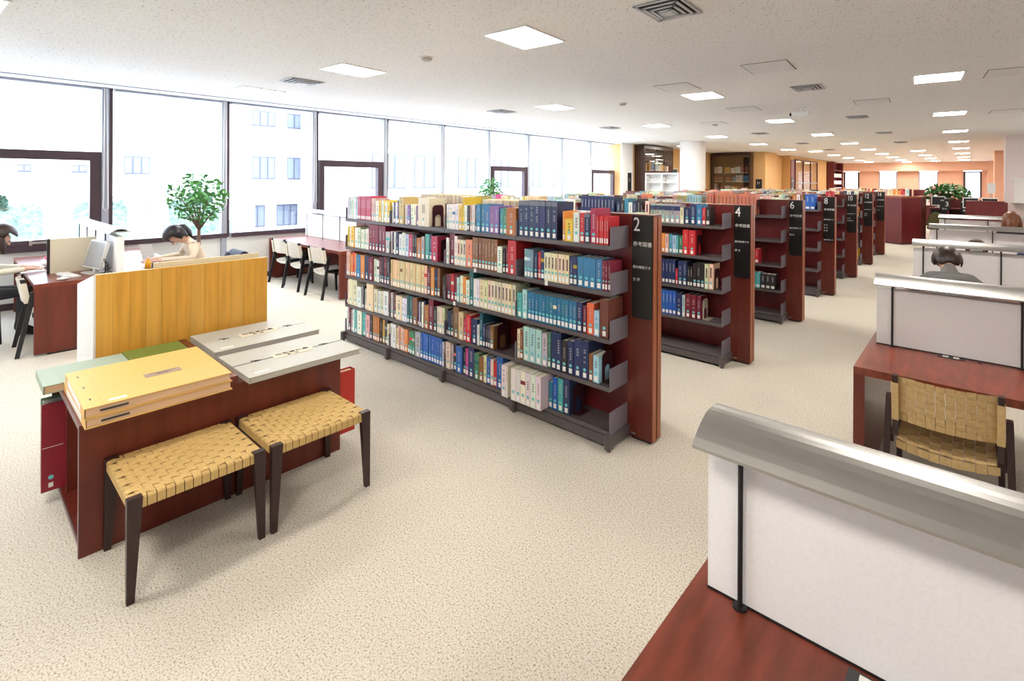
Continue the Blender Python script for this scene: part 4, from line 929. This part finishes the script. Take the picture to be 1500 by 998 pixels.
# ================================================================ POTTED TREE
def tree(name, label, loc, h0, hc, rx, rz_, nleaf, pot=0.2, seed=3, leaf=0.05, cat='plant', lm=None):
    q = random.Random(seed); t = thing(name, label, cat, loc)
    MB().tube([(0, 0, 0), (0, 0, .02), (0, 0, .30), (0, 0, .34)], [pot*.72, pot*.74, pot*.98, pot], 24).build('pot', mat('terracotta_pot', (0.42, 0.20, 0.11), 0.7, noise=0.15, nscale=(9, 9, 9)), t)
    MB().tube([(0, 0, .33), (0, 0, .345)], pot*.93, 24).build('soil', mat('soil', (0.05, 0.035, 0.02), 0.95, noise=0.4, nscale=(40, 40, 40)), t)
    bm_ = mat('grey_brown_bark', (0.22, 0.12, 0.09), 0.8, noise=0.3, nscale=(30, 30, 6))
    MB().tube([(0, 0, .34), (.02, .01, h0*.6), (0, .02, h0)], [.032, .028, .024], 10).build('trunk', bm_, t, smooth=True)
    tips = []
    br = MB()
    for k in range(9):
        a = 2*pi*k/9 + q.uniform(-.3, .3); e = Vector((cos(a)*rx*q.uniform(.4, .85), sin(a)*rx*q.uniform(.4, .85), h0 + (hc-h0)*q.uniform(.45, 1.15)))
        b0 = Vector((0, .02, h0)); mid = b0.lerp(e, .5) + Vector((0, 0, .06))
        br.tube([b0, mid, e], [.016, .011, .004], 6); tips += [e, mid]
    br.build('branches', bm_, t, smooth=True)
    lf = MB()
    for k in range(nleaf):
        u = q.gauss(0, 1); v = q.gauss(0, 1); s_ = q.gauss(0, 1); n_ = Vector((u, v, s_)).normalized()*(q.random()**.4)
        c = Vector((n_.x*rx, n_.y*rx, hc + n_.z*rz_))
        a = Vector((q.gauss(0, 1), q.gauss(0, 1), q.gauss(-.3, .6))).normalized(); b = a.orthogonal().normalized()
        b = Matrix.Rotation(q.uniform(0, 6.28), 3, a) @ b; nn = a.cross(b); L = leaf*q.uniform(.7, 1.3)
        p0, p1, p2, p3 = c - a*L, c + b*L*.45 + nn*L*.12, c + a*L, c - b*L*.45 + nn*L*.12
        lf.quad(tuple(p0), tuple(p1), tuple(p2), tuple(p3))
    f = lf.build('foliage', lm or mat('fresh_green_leaf', (0.10, 0.34, 0.05), 0.45, noise=0.5, nscale=(14, 14, 14), col2=(0.03, 0.16, 0.05)), t); f['kind'] = 'stuff'
    return t
tree('potted_tree', 'leafy potted fig tree by the window behind the ponytail reader', (-8.95, 2.58, 0), 1.0, 1.50, .42, .40, 560, seed=3, leaf=.05)
tree('potted_tree', 'small pale leafy potted plant by the far window', (-9.2, 9.35, 0), 1.0, 1.5, .33, .36, 420, seed=8, leaf=.05)

# ================================================================ PEOPLE
SKIN = mat('skin', (0.66, 0.40, 0.29), 0.55, noise=0.06, nscale=(9, 9, 9))
HAIRB = mat('black_hair', (0.012, 0.009, 0.014), 0.4, noise=0.5, nscale=(60, 60, 6))
HAIRD = mat('dark_brown_hair', (0.035, 0.015, 0.012), 0.4, noise=0.5, nscale=(60, 60, 6))
HAIRO = mat('auburn_hair', (0.24, 0.075, 0.028), 0.4, noise=0.5, nscale=(60, 60, 6))
LIPS = mat('lips', (0.50, 0.17, 0.15), 0.5, noise=0.05, nscale=(9, 9, 9))
def person(label, loc, rz, lean, nod, shirt, trousers, hair, style, reach=0.42, shoe=None, turn=0.0, spread=0.16):
    t = thing('person', label, 'person', loc, rz)
    V = []; E = []; Rr = []
    def add(p, r, par=None):
        V.append(Vector(p)); Rr.append(r)
        if par is not None: E.append((par, len(V)-1))
        return len(V)-1
    L = R(lean)
    def sp(h, fwd=0.0, side=0.0):          # point up the leaning spine, h above the pelvis
        c, s = cos(L), sin(L)
        return Vector((side, h*s + fwd*c, 0.53 + h*c - fwd*s))
    pel = add((0, 0, .53), (.145, .105))
    s1 = add(sp(.17), (.130, .095), pel); ch = add(sp(.34), (.145, .105), s1); nb = add(sp(.47), (.085, .07), ch)
    NL = L + R(nod)
    npos = sp(.52); nk = add(npos, (.052, .052), nb)
    hd = Vector((0, sin(NL), cos(NL)))
    h1 = add(npos + hd*.09, (.068, .075), nk); h2 = add(npos + hd*.15, (.080, .095), h1); h3 = add(npos + hd*.215, (.062, .075), h2)
    hands = []
    for s in (-1, 1):
        sh = add(sp(.425, 0, s*.155), (.058, .058), ch)
        elb = add((s*(.20+spread*.3), max(.16, sp(.3).y+.10), .778), (.042, .042), sh)
        wr = add((s*spread*.55, reach, .775), (.028, .024), elb)
        pm = add((s*(spread*.55-.01), reach+.05, .770), (.034, .016), wr)
        hands.append((s, pm))
        for k, (dx, ln) in enumerate([(-.026, .055), (-.009, .068), (.009, .064), (.026, .05)]):
            f1 = add(V[pm] + Vector((dx, .035, -.002)), (.0095, .0095), pm); f2 = add(V[f1] + Vector((dx*.2, ln*.6, -.006)), (.0085, .0085), f1); add(V[f2] + Vector((0, ln*.4, -.012)), (.007, .007), f2)
        th = add(V[wr] + Vector((-s*.034, .026, -.002)), (.011, .011), wr); add(V[th] + Vector((-s*.014, .034, -.006)), (.0085, .0085), th)
    for s in (-1, 1):
        hp = add((s*.085, .05, .52), (.085, .078), pel); kn = add((s*.11, .43, .52), (.060, .060), hp); an = add((s*.11, .40, .10), (.040, .040), kn)
        hl = add((s*.11, .37, .045), (.035, .035), an); toe = add((s*.115, .53, .035), (.035, .026), an)
    me = bpy.data.meshes.new('body'); me.from_pydata([tuple(v) for v in V], E, [])
    o = bpy.data.objects.new('body', me); COL.objects.link(o)
    md = o.modifiers.new('skin', 'SKIN'); md.use_smooth_shade = True
    sk = me.skin_vertices[0].data
    for i, r in enumerate(Rr): sk[i].radius = r; sk[i].use_root = (i == 0)
    ss = o.modifiers.new('sub', 'SUBSURF'); ss.levels = 2; ss.render_levels = 2
    bpy.context.view_layer.update()
    dg = bpy.context.evaluated_depsgraph_get()
    m2 = bpy.data.meshes.new_from_object(o.evaluated_get(dg)); bpy.data.objects.remove(o)
    m2.materials.clear()
    for q in (SKIN, shirt, trousers, shoe or BLKST): m2.materials.append(q)
    wrp = [V[h[1]] for h in hands]
    for p in m2.polygons:
        c = p.center; mi = 1
        if (c - npos).dot(hd) > .005 and (c - npos).dot(Vector((0, sin(L), cos(L)))) > -.015 and (c - npos).length < .34 and c.z > npos.z - .12 and abs(c.x) < .13: mi = 0
        elif min((c - h).length for h in wrp) < .085: mi = 0
        elif c.z < .075: mi = 3
        elif c.y > .10 and c.z < .63: mi = 2
        elif c.z < .50: mi = 2
        p.material_index = mi
    b = link('body', m2, t)
    # face
    hc = npos + hd*.15; up = hd; fw_ = Vector((0, cos(NL), -sin(NL))); rt = Vector((1, 0, 0))
    def F(r_, u_, f_): return tuple(hc + rt*r_ + up*u_ + fw_*f_)
    MB().ball(F(0, -.02, .098), (.012, .016, .018), 10, 6).build('nose', SKIN, t, smooth=True)
    for s in (-1, 1):
        MB().ball(F(s*.033, .005, .085), (.013, .009, .008), 10, 6).build('eye', INK, t, smooth=True)
        MB().ball(F(s*.082, -.005, .0), (.010, .022, .030), 10, 6).build('ear', SKIN, t, smooth=True)
    MB().ball(F(0, -.058, .086), (.022, .009, .006), 10, 6).build('mouth', LIPS, t, smooth=True)
    # hair: shell round the skull, open towards the face, with strands by style
    hm = bmesh.new(); bmesh.ops.create_uvsphere(hm, u_segments=28, v_segments=18, radius=1.0)
    M = Matrix((rt, fw_, up)).transposed()
    kill = []
    for v in hm.verts:
        p = v.co.copy()
        rr = Vector((p.x*.106, p.y*.124, p.z*(.118 if p.z > 0 or p.y > .2 else .150)))
        cut = (p.y > .40 and p.z < .40) or (p.z < -.6 and p.y > -.1)
        v.co = hc + M @ (rr + Vector((0, -.012, .018)))
        if cut or (p.z < -.96): kill.append(v)
    bmesh.ops.delete(hm, geom=kill, context='VERTS')
    hme = bpy.data.meshes.new('hair'); hm.to_mesh(hme); hm.free(); hme.materials.append(hair)
    hme.polygons.foreach_set('use_smooth', [True]*len(hme.polygons))
    ho = link('hair', hme, t)
    sd = ho.modifiers.new('thick', 'SOLIDIFY'); sd.thickness = 0.012; sd.offset = 1
    if style == 'pony':
        a = hc + M @ Vector((0, -.115, .02)); 
        MB().tube([a, a + Vector((0, -.06, .0)), a + Vector((0, -.12, -.07)), a + Vector((0, -.15, -.16)), a + Vector((0, -.14, -.22))], [.03, .048, .05, .036, .008], 12).build('ponytail', hair, ho, smooth=True)
        MB().ball(tuple(a + Vector((0, -.012, .002))), (.036, .016, .036), 12, 8).build('hair_tie', PAPERW, ho, smooth=True)
    elif style == 'long':
        for s in (-1, 1):
            a = hc + M @ Vector((s*.085, .0, -.02))
            MB().tube([a + up*.04, a, a + Vector((s*.01, .01, -.09)), a + Vector((s*.006, .03, -.17))], [.03, .042, .04, .012], 10).build('hair_lock', hair, ho, smooth=True)
        a = hc + M @ Vector((0, -.09, -.03))
        MB().tube([a + up*.05, a, a + Vector((0, -.02, -.10)), a + Vector((0, -.01, -.19))], [.05, .075, .075, .03], 12).build('hair_lock', hair, ho, smooth=True)
    return t
SHC = mat('cream_blouse', (0.78, 0.66, 0.52), 0.8, noise=0.08, nscale=(9, 9, 9))
SHW = mat('ivory_top', (0.76, 0.72, 0.60), 0.8, noise=0.08, nscale=(9, 9, 9))
SHG = mat('grey_hooded_jacket', (0.20, 0.20, 0.20), 0.85, noise=0.2, nscale=(12, 12, 12))
SHN = mat('navy_sweater', (0.02, 0.03, 0.09), 0.85, noise=0.2, nscale=(12, 12, 12))
JEAN = mat('blue_denim', (0.06, 0.10, 0.20), 0.85, noise=0.25, nscale=(30, 30, 30))
DKT = mat('dark_trousers', (0.02, 0.02, 0.025), 0.85, noise=0.2, nscale=(30, 30, 30))
person('person with black ponytail in a cream blouse bent over papers', (-7.65, 2.31, 0), pi, 25, 44, SHC, DKT, HAIRB, 'pony', reach=.56)
person('person with long dark hair in ivory top at the computer table edge', (-7.98, 0.13, 0), 0, 16, 26, SHW, DKT, HAIRD, 'long', reach=.44, spread=.2)
pa = person('person in grey hooded jacket resting their head forward at a carrel', (-0.12, 6.06, 0), R(8), 28, 44, SHG, JEAN, HAIRD, 'short', reach=.72, spread=.3)
hq = MB().ball((0, .15, .90), (.14, .075, .06), 16, 8).build('jacket_hood', SHG, pa, smooth=True)
person('person with dark hair bent low between two carrel desks', (0.05, 8.80, 0), 0, 47, 40, SHG, JEAN, HAIRD, 'short', reach=.7)
person('person with auburn hair in black at the carrel nearest the counter', (0.50, 11.8, 0), 0, 10, 12, DKT, DKT, HAIRO, 'long', reach=.5)
person('person in a navy sweater beside the dark haired reader at the carrels', (0.64, 8.86, 0), 0, 22, 20, SHN, JEAN, HAIRD, 'short', reach=.55)
# jacket over the ponytail reader's chair
jm = MB()
for i_ in range(9):
    pass
t = thing('jacket', 'navy jacket draped over the chair of the ponytail reader', 'jacket', (-7.65, 2.72, 0.55))
pr_ = []
for k in range(13):
    a = pi*k/12; pr_.append((-.075*cos(a), .06 + .19*sin(a)**.5 if k not in (0, 12) else -.10))
inn = [(y*.8, z-.012) for y, z in pr_]
MB().prism(pr_ + inn[::-1], 'x', -.21, .21).build('shell', mat('navy_nylon', (0.02, 0.025, 0.06), 0.6, noise=0.3, nscale=(20, 20, 20)), t)
MB().tube([(-.2, -.05, .2), (-.24, -.09, .05), (-.22, -.1, -.12)], [.05, .05, .04], 10).build('sleeve', MATS['navy_nylon'], t, smooth=True)
MB().tube([(.2, -.05, .2), (.24, -.09, .05), (.22, -.1, -.12)], [.05, .05, .04], 10).build('sleeve', MATS['navy_nylon'], t, smooth=True)
# things on the carrel desks
for (x, y, a, lab) in [(-0.28, 6.72, 10, 'white sheets in front of the reader in the grey jacket'), (-0.2, 6.80, -8, 'second sheet beside the reader in the grey jacket')]:
    o = MB().box(-.15, .15, -.105, .105, 0, .0015).build('paper_sheet', PAPERW); o.location = (x, y, ZD + (.0008 if a < 0 else 0)); o.rotation_euler = (0, 0, R(a)); tag(o, lab, 'paper')
for (x, y, c, lab) in [(0.12, 4.6, PAL['mag'], 'magenta notebook on the far side of the second carrel desk'), (-0.12, 4.66, PAL['brn'], 'brown notebook on the far side of the second carrel desk')]:
    m = MB(); m.box(-.09, .09, -.12, .12, 0, .004, c).box(-.09, .09, -.12, .12, .016, .02, c).box(-.09, -.086, -.12, .12, .004, .016, c)
    o = m.build('notebook', BOOKM); o.location = (x, y, ZD); o.rotation_euler = (0, 0, R(12)); tag(o, lab, 'notebook'); MB().box(-.085, .085, -.115, .115, .004, .016).build('pages', PAPER, o)
# ================================================================ FAR END OF THE ROOM
DW = mat('dark_brown_casework', (0.055, 0.022, 0.012), 0.35, noise=0.3, nscale=(14, 14, 2))
def wall_bookcase(label, origin, L, H, rz, rows_, seed, zlow=0.0):
    # glazed bookcase; local x runs along the wall, front faces -y
    q = random.Random(seed)
    t = thing('glazed_bookcase', label, 'bookcase', origin, rz)
    MB().box(0, L, .36, .40, 0, H).box(0, .05, 0, .36, 0, H).box(L-.05, L, 0, .36, 0, H).box(.05, L-.05, 0, .36, H-.12, H).box(.05, L-.05, 0, .36, 0, .1).build('carcass', DW, t)
    n = max(2, round(L/0.85))
    for k in range(rows_): MB().box(.05, L-.05, .04, .36, .1+k*(H-.22)/rows_, .12+k*(H-.22)/rows_).build('shelf', DW, t)
    for k in range(n):
        a, b = .05+(L-.1)*k/n, .05+(L-.1)*(k+1)/n
        d = MB().box(a, a+.012, -.012, .008, .1, H-.12).box(b-.012, b, -.012, .008, .1, H-.12).build('door_frame', DW, t)
        MB().box(a+.012, b-.012, -.004, .001, .1, H-.12).build('glass', GLASSB, d)
    M = Matrix.Translation(origin) @ Matrix.Rotation(rz, 4, 'Z')
    for k in range(rows_):
        z0 = .121 + k*(H-.22)/rows_; x = .09
        if z0 > 2.5: continue
        while x < L - .12:
            wk = q.uniform(.03, .07); n_ = q.randint(2, 6); h = q.uniform(.2, (H-.22)/rows_-.08); c = q.choice(['crm', 'wh', 'gry', 'tan', 'pw', 'sky', 'mar', 'brn', 'blu', 'ylb'])
            for j in range(n_):
                if x + wk > L - .08: break
                v0 = len(sm.v); stuffbook(x, x+wk-.002, .10, z0, h, .2, c, -1, True)
                for vi in range(v0, len(sm.v)): sm.v[vi] = tuple(M @ Vector(sm.v[vi]))
                x += wk
            x += q.choice([.01, .02, .15])
    return t
wall_bookcase('tall glazed dark bookcase on the wall just past the windows', (-9.24, 19.35, 0), 2.4, 3.1, R(-90), 7, 2) if False else None
wall_bookcase('tall glazed dark bookcase on the wall just past the windows', (-9.245+.40, 16.95, 0), 2.4, 3.12, R(90), 7, 2)
wall_bookcase('wide glazed dark bookcase between the white column and the tan wall', (-9.15, 24.6-.405, 0), 1.75, 3.12, 0, 7, 5)
# white display case in front of the column
t = thing('display_case', 'white open display case beside the white round column', 'display case', (-8.82, 16.95, 0))
wc = MB().box(0, 1.28, .3, .33, 0, 2.1).box(0, .05, 0, .3, 0, 2.1).box(.615, .665, 0, .3, 0, 2.1).box(1.23, 1.28, 0, .3, 0, 2.1).box(.05, 1.23, 0, .3, 2.05, 2.1).build('carcass', WHITE, t)
for z in (.3, .9, 1.35, 1.75): MB().box(.05, .615, .01, .3, z, z+.025).box(.665, 1.23, .01, .3, z, z+.025).build('shelf', WHITE, t)
MB().box(1.28, 1.34, 0, .33, 0, 2.1).build('side_board', EDGE, t)
# picture on the tan wall
t = thing('framed_picture', 'small dark blue framed picture hanging on the tan wall', 'picture', (-9.245, 20.3, 1.85))
MB().box(0, .03, -.3, .3, 0, .5).build('frame', mat('cream_frame', (0.7, 0.6, 0.42), 0.5, noise=0.05, nscale=(9, 9, 9)), t)
MB().box(.03, .034, -.24, .24, .05, .45).build('print', mat('teal_print', (0.02, 0.12, 0.18), 0.4, noise=0.6, nscale=(6, 6, 6)), t)
# directory signs
def sign(label, loc, rz, w, h, lines):
    t = thing('directory_sign', label, 'sign', loc, rz)
    MB().box(-w/2, w/2, 0, .02, 0, h).build('board', BLACK, t)
    for (s, size, x, z) in lines: text(s, size, t, SIGNW, (x, -.0012, z), (R(90), 0, 0))
sign('black directory sign with arrows on the red wood panel', (-6.86, 29.25, 1.25), R(90), .60, .8, [('← 14', .17, -.26, .55), ('雑誌', .14, -.26, .15)])
sign('small black sign on the tan wall beside the glazed bookcase', (-7.16, 24.57, 1.2), 0, .26, .72, [('21', .14, -.08, .5), ('→', .14, -.08, .2)])
sign('tall narrow black sign beside the pale pilaster past the windows', (-9.19, 16.5, 1.1), R(90), .26, 1.0, [('2', .14, -.06, .7)])
# red wood panel and glazed partition along the inner wall
struct(MB().box(-6.9, -6.87, 28.9, 29.62, 0, 2.95).build('trim_3', WINE))
gp = thing('glass_partition', 'tall glazed partition with thin red wood frames along the inner wall', 'partition', (-6.86, 29.65, 0))
for k in range(4):
    y = k*1.7
    MB().box(-.02, .03, y-.04, y+.04, 0, 2.95).build('post', WINE, gp)
    if k < 3:
        MB().box(0, .006, y+.04, y+1.66, .1, 2.9).build('pane', GLASSB, gp); MB().box(-.01, .02, y+.04, y+1.66, 1.72, 1.77).build('rail', ALU, gp)
        MB().box(-.01, .02, y+.04, y+1.66, 0, .1).build('kick_rail', WINE, gp)
MB().box(-.03, .03, 0, 5.1, 2.95, 3.0).build('head_rail', WINE, gp)
rs = thing('red_shelving', 'tall red wood shelving with white boxes near the far wall', 'shelving', (-6.89, 37.6, 0))
MB().box(0, .03, 0, 3.1, 0, 3.1).box(0, .4, 0, .05, 0, 3.1).box(0, .4, 3.05, 3.1, 0, 3.1).build('carcass', WINE, rs)
for z in (.3, .75, 1.2, 1.65, 2.1, 2.55): MB().box(.03, .4, .05, 3.05, z, z+.03).build('shelf', WINE, rs)
for z in (1.23, 1.68, 2.13):
    o = MB().box(-.12, .12, -1.2, 1.2, 0, .22).box(-.125, .125, -1.205, 1.205, .16, .225).build('storage_box', WHITE); o.location = (-6.65, 39.15, z+.0005)
    tag(o, 'long white storage box on the red shelving', 'box', 'boxes on the red shelving')
# service counter made of angled red wood panels
def panel(n, pts, z0, z1, m, parent, th=.04):
    mb = MB()
    for (a, b) in zip(pts[:-1], pts[1:]):
        a, b = Vector((*a, 0)), Vector((*b, 0)); d = (b-a).normalized(); nrm = Vector((-d.y, d.x, 0))*th
        mb.hexa([(a.x, a.y, z0), (b.x, b.y, z0), (b.x+nrm.x, b.y+nrm.y, z0), (a.x+nrm.x, a.y+nrm.y, z0), (a.x, a.y, z1), (b.x, b.y, z1), (b.x+nrm.x, b.y+nrm.y, z1), (a.x+nrm.x, a.y+nrm.y, z1)])
    return mb.build(n, m, parent)
sc = thing('service_counter', 'angled red wood service counter behind the last bookcase', 'counter', (-1.5, 18.5, 0))
for a, b, m in (((-.46, .22), (0, -.06), WINE), ((0, -.06), (.40, .55), WINE), ((.40, .55), (.46, 1.6), WOOD)):
    panel('front_panel', [a, b], 0.03, 1.36, m, sc); panel('plinth', [(a[0]*.98, a[1]+.02), (b[0]*.98, b[1]+.02)], 0, .03, BLKST, sc)
panel('ledge', [(-.46, .22), (0, -.06), (.40, .55), (.46, 1.6)], 1.36, 1.40, EDGE, sc, .14)
MB().box(-.42, .34, .55, 1.5, .72, .75).build('work_surface', WOODH, sc)
s2 = thing('service_counter', 'long red wood service counter in front of the pinkish pier', 'counter', (-0.12, 18.0, 0))
MB().box(0, .74, 0, .05, 0, 1.30).box(-.0, .74, -.01, .3, 1.30, 1.33).box(0, .74, .05, .6, .72, .75).build('front_panel', WINE, s2)
MB().box(.74, .80, 0, 1.6, 0, 1.30).build('side_panel', WOOD, s2)
s3 = thing('service_counter', 'red wood counter bay with open knee space and dark interior', 'counter', (-1.0, 20.6, 0))
MB().box(0, 1.5, .6, .65, 0, 1.28).box(0, 1.5, 0, .6, .98, 1.02).build('body', WINE, s3)
MB().box(.45, .5, -.6, .6, 0, 1.30).box(.95, 1.0, -.9, .6, 0, 1.22).build('divider', WINE, s3)
MB().box(.02, .43, .55, .6, .05, .97).build('knee_shade', BLKST, s3)  # black sheet put in for the shade inside the knee space
def csign(lab, loc, n):
    t = thing('counter_sign', lab, 'sign', loc); MB().box(-.11, .11, 0, .015, 0, .36).build('board', BLACK, t)
    text(n, .2, t, SIGNW, (.0, -.001, .14), (R(90), 0, 0), 'number'); text('AV', .07, t, SIGNW, (-.1, -.001, .29), (R(90), 0, 0)); text('受付', .055, t, SIGNW, (-.06, -.001, .04), (R(90), 0, 0))
csign('small black counter sign in front of the white framed monitor', (-.60, 19.97, 0.96), '3')
csign('small black counter sign beside the long counter', (-.13, 19.67, 0.94), '2')
for i_, (x, y, z, lab) in enumerate([(-.78, 20.8, 1.021, 'white framed monitor behind counter sign 3'), (-1.5, 19.3, 1.0, 'monitor top showing over the angled counter'), (-.02, 19.2, 1.0, 'low monitor behind the long counter'), (.37, 19.2, 1.0, 'second low monitor behind the long counter')]):
    t = thing('monitor', lab, 'monitor', (x, y, z if i_ == 0 else .9505 if False else (.7505 if i_ != 0 else z)))
    up = .0 if i_ == 0 else .28
    MB().box(-.17, .17, 0, .04, .06+up, .36+up).build('casing', WHITE, t); MB().box(-.15, .15, -.004, 0, .085+up, .335+up).build('display', mat('dark_display', (0.01, 0.012, 0.02), 0.3, noise=0.1, nscale=(9, 9, 9)), t)
    MB().box(-.09, .09, -.06, .1, 0, .015).box(-.02, .02, .01, .035, .015, .07+up).build('stand', WHITE, t)
# shelf that carries the low monitors
MB().box(-.0, .74, 1.0, 1.4, .72, .75).build('rear_surface', WOODH, s2); MB().box(0, .74, 1.4, 1.44, 0, .75).build('rear_panel', WINE, s2)
# office chair
t = thing('office_chair', 'olive backed swivel chair in the counter knee space', 'chair', (-.72, 19.55, 0), R(200))
OLV = mat('olive_upholstery', (0.13, 0.12, 0.045), 0.85, noise=0.2, nscale=(30, 30, 30))
n_ = 10; prf = [(-.22+.44*k/n_, .20*sin(pi*k/n_)**.5) for k in range(n_+1)]
MB().prism([(x, .55+z*1.9) for x, z in prf] + [(.2, .50), (-.2, .50)], 'y', -.24, -.19).build('backrest', OLV, t)
MB().box(-.22, .22, -.2, .22, .42, .49).build('seat', OLV, t); MB().tube([(0, 0, .06), (0, 0, .42)], .025, 10).box(-.02, .02, -.24, -.1, .40, .6).build('column', BLKST, t)
for k in range(5):
    a = 2*pi*k/5; MB().tube([(0, 0, .09), (.28*cos(a), .28*sin(a), .06)], .016, 8).tube([(.28*cos(a), .28*sin(a), .06), (.28*cos(a), .28*sin(a), .0)], .025, 10).build('caster_arm', BLKST, t)
# flower arrangement on a plinth
t = thing('flower_arrangement', 'big leafy flower arrangement with pink blooms behind the counter', 'plant', (-.62, 22.6, 0))
MB().box(-.22, .22, -.22, .22, 0, 1.05).build('plinth', WINE, t); MB().tube([(0, 0, 1.05), (0, 0, 1.1), (0, 0, 1.3)], [.12, .16, .12], 16).build('vase', WHITE, t, smooth=True)
q = random.Random(4); lf = MB(); fl = MB()
for k in range(620):
    n = Vector((q.gauss(0, 1), q.gauss(0, 1), q.gauss(.3, 1))).normalized()*(q.random()**.45)
    c = Vector((n.x*.62, n.y*.4, 1.42 + n.z*.36)); a = Vector((q.gauss(0, 1), q.gauss(0, 1), q.gauss(0, .7))).normalized()*.085; b = a.orthogonal().normalized()*.04
    lf.quad(tuple(c-a), tuple(c+b), tuple(c+a), tuple(c-b))
f = lf.build('foliage', mat('dark_green_leaf', (0.06, 0.19, 0.04), 0.5, noise=0.5, nscale=(9, 9, 9), col2=(0.02, 0.07, 0.02)), t); f['kind'] = 'stuff'
for k in range(12):
    c = (q.uniform(-.45, .4), -.3 + q.uniform(-.05, .1), 1.42 + q.uniform(-.12, .25)); MB().ball(c, q.uniform(.03, .05), 8, 6).build('blossom', mat('pink_petal', (0.75, 0.35, 0.33), 0.6, noise=0.2, nscale=(20, 20, 20)) if k % 3 else PAPERW, t, smooth=True)
# low bookcases in front of the far wall
for i_, (x0, x1, y, z, lab) in enumerate([(-5.0, -1.9, 27.5, 1.52, 'low red wood bookcase filled with pale books near the far wall'), (-1.85, -0.55, 27.5, 1.5, 'low red wood bookcase with a white card near the far wall')]):
    t = thing('low_bookcase', lab, 'bookcase', (x0, y, 0)); L = x1-x0
    MB().box(0, L, .3, .34, 0, z).box(0, .04, 0, .3, 0, z).box(L-.04, L, 0, .3, 0, z).box(.04, L-.04, .02, .3, z-.32, z-.29).box(.04, L-.04, .02, .3, z-.68, z-.65).box(.04, L-.04, .02, .3, .05, .08).build('carcass', WINE, t)
    q = random.Random(20+i_); x = x0+.06
    while x < x1-.1 and i_ == 0:
        wk = q.uniform(.04, .09); stuffbook(x, x+wk, y+.03, z-.289, q.uniform(.22, .33), .2, q.choice(['crm', 'wh', 'tan', 'pink', 'org', 'sky', 'pw', 'red']), -1); x += wk+.002
    x = x0+.06
    while x < x1-.1:
        wk = q.uniform(.04, .09); stuffbook(x, x+wk, y+.03, z-.649, q.uniform(.2, .28), .2, q.choice(['crm', 'wh', 'tan', 'pink', 'org', 'sky', 'pw', 'red']), -1); x += wk+.002
o = MB().box(-.12, .12, 0, .02, 0, .34).build('notice_card', PAPERW); o.location = (-1.35, 27.6, 1.18+.0305); tag(o, 'white notice card standing on the low bookcase near the far wall', 'card'); MB().box(-.07, .07, -.003, 0, .12, .24).build('printed_image', INK, o)
# wall-mounted white board on the pier
t = thing('wall_cabinet', 'shallow white wall cabinet mounted on the pinkish pier', 'cabinet', (0.88, 19.99, 1.28))
MB().box(0, 1.0, -.12, 0, .0, .62).build('body', PALE, t); MB().box(-.06, 1.06, -.2, 0, -.03, 0).box(-.06, 1.06, -.16, 0, .62, .65).build('ledge', WHITE, t)
t = thing('info_stand', 'slim stand with a small white notice next to the pier', 'stand', (0.42, 20.4, 0)); MB().tube([(0, 0, 0.02), (0, 0, 1.5)], .012, 8).tube([(0, 0, 0), (0, 0, .02)], .12, 20).build('pole', ALU, t); MB().box(-.09, .09, -.01, .01, 1.5, 1.8).build('notice', PAPERW, t)
# all remaining books as one object
so = sm.build('shelved_books', BOOKM)
tag(so, 'rows of mixed books on the further shelves and glazed bookcases', 'books', kind='stuff')
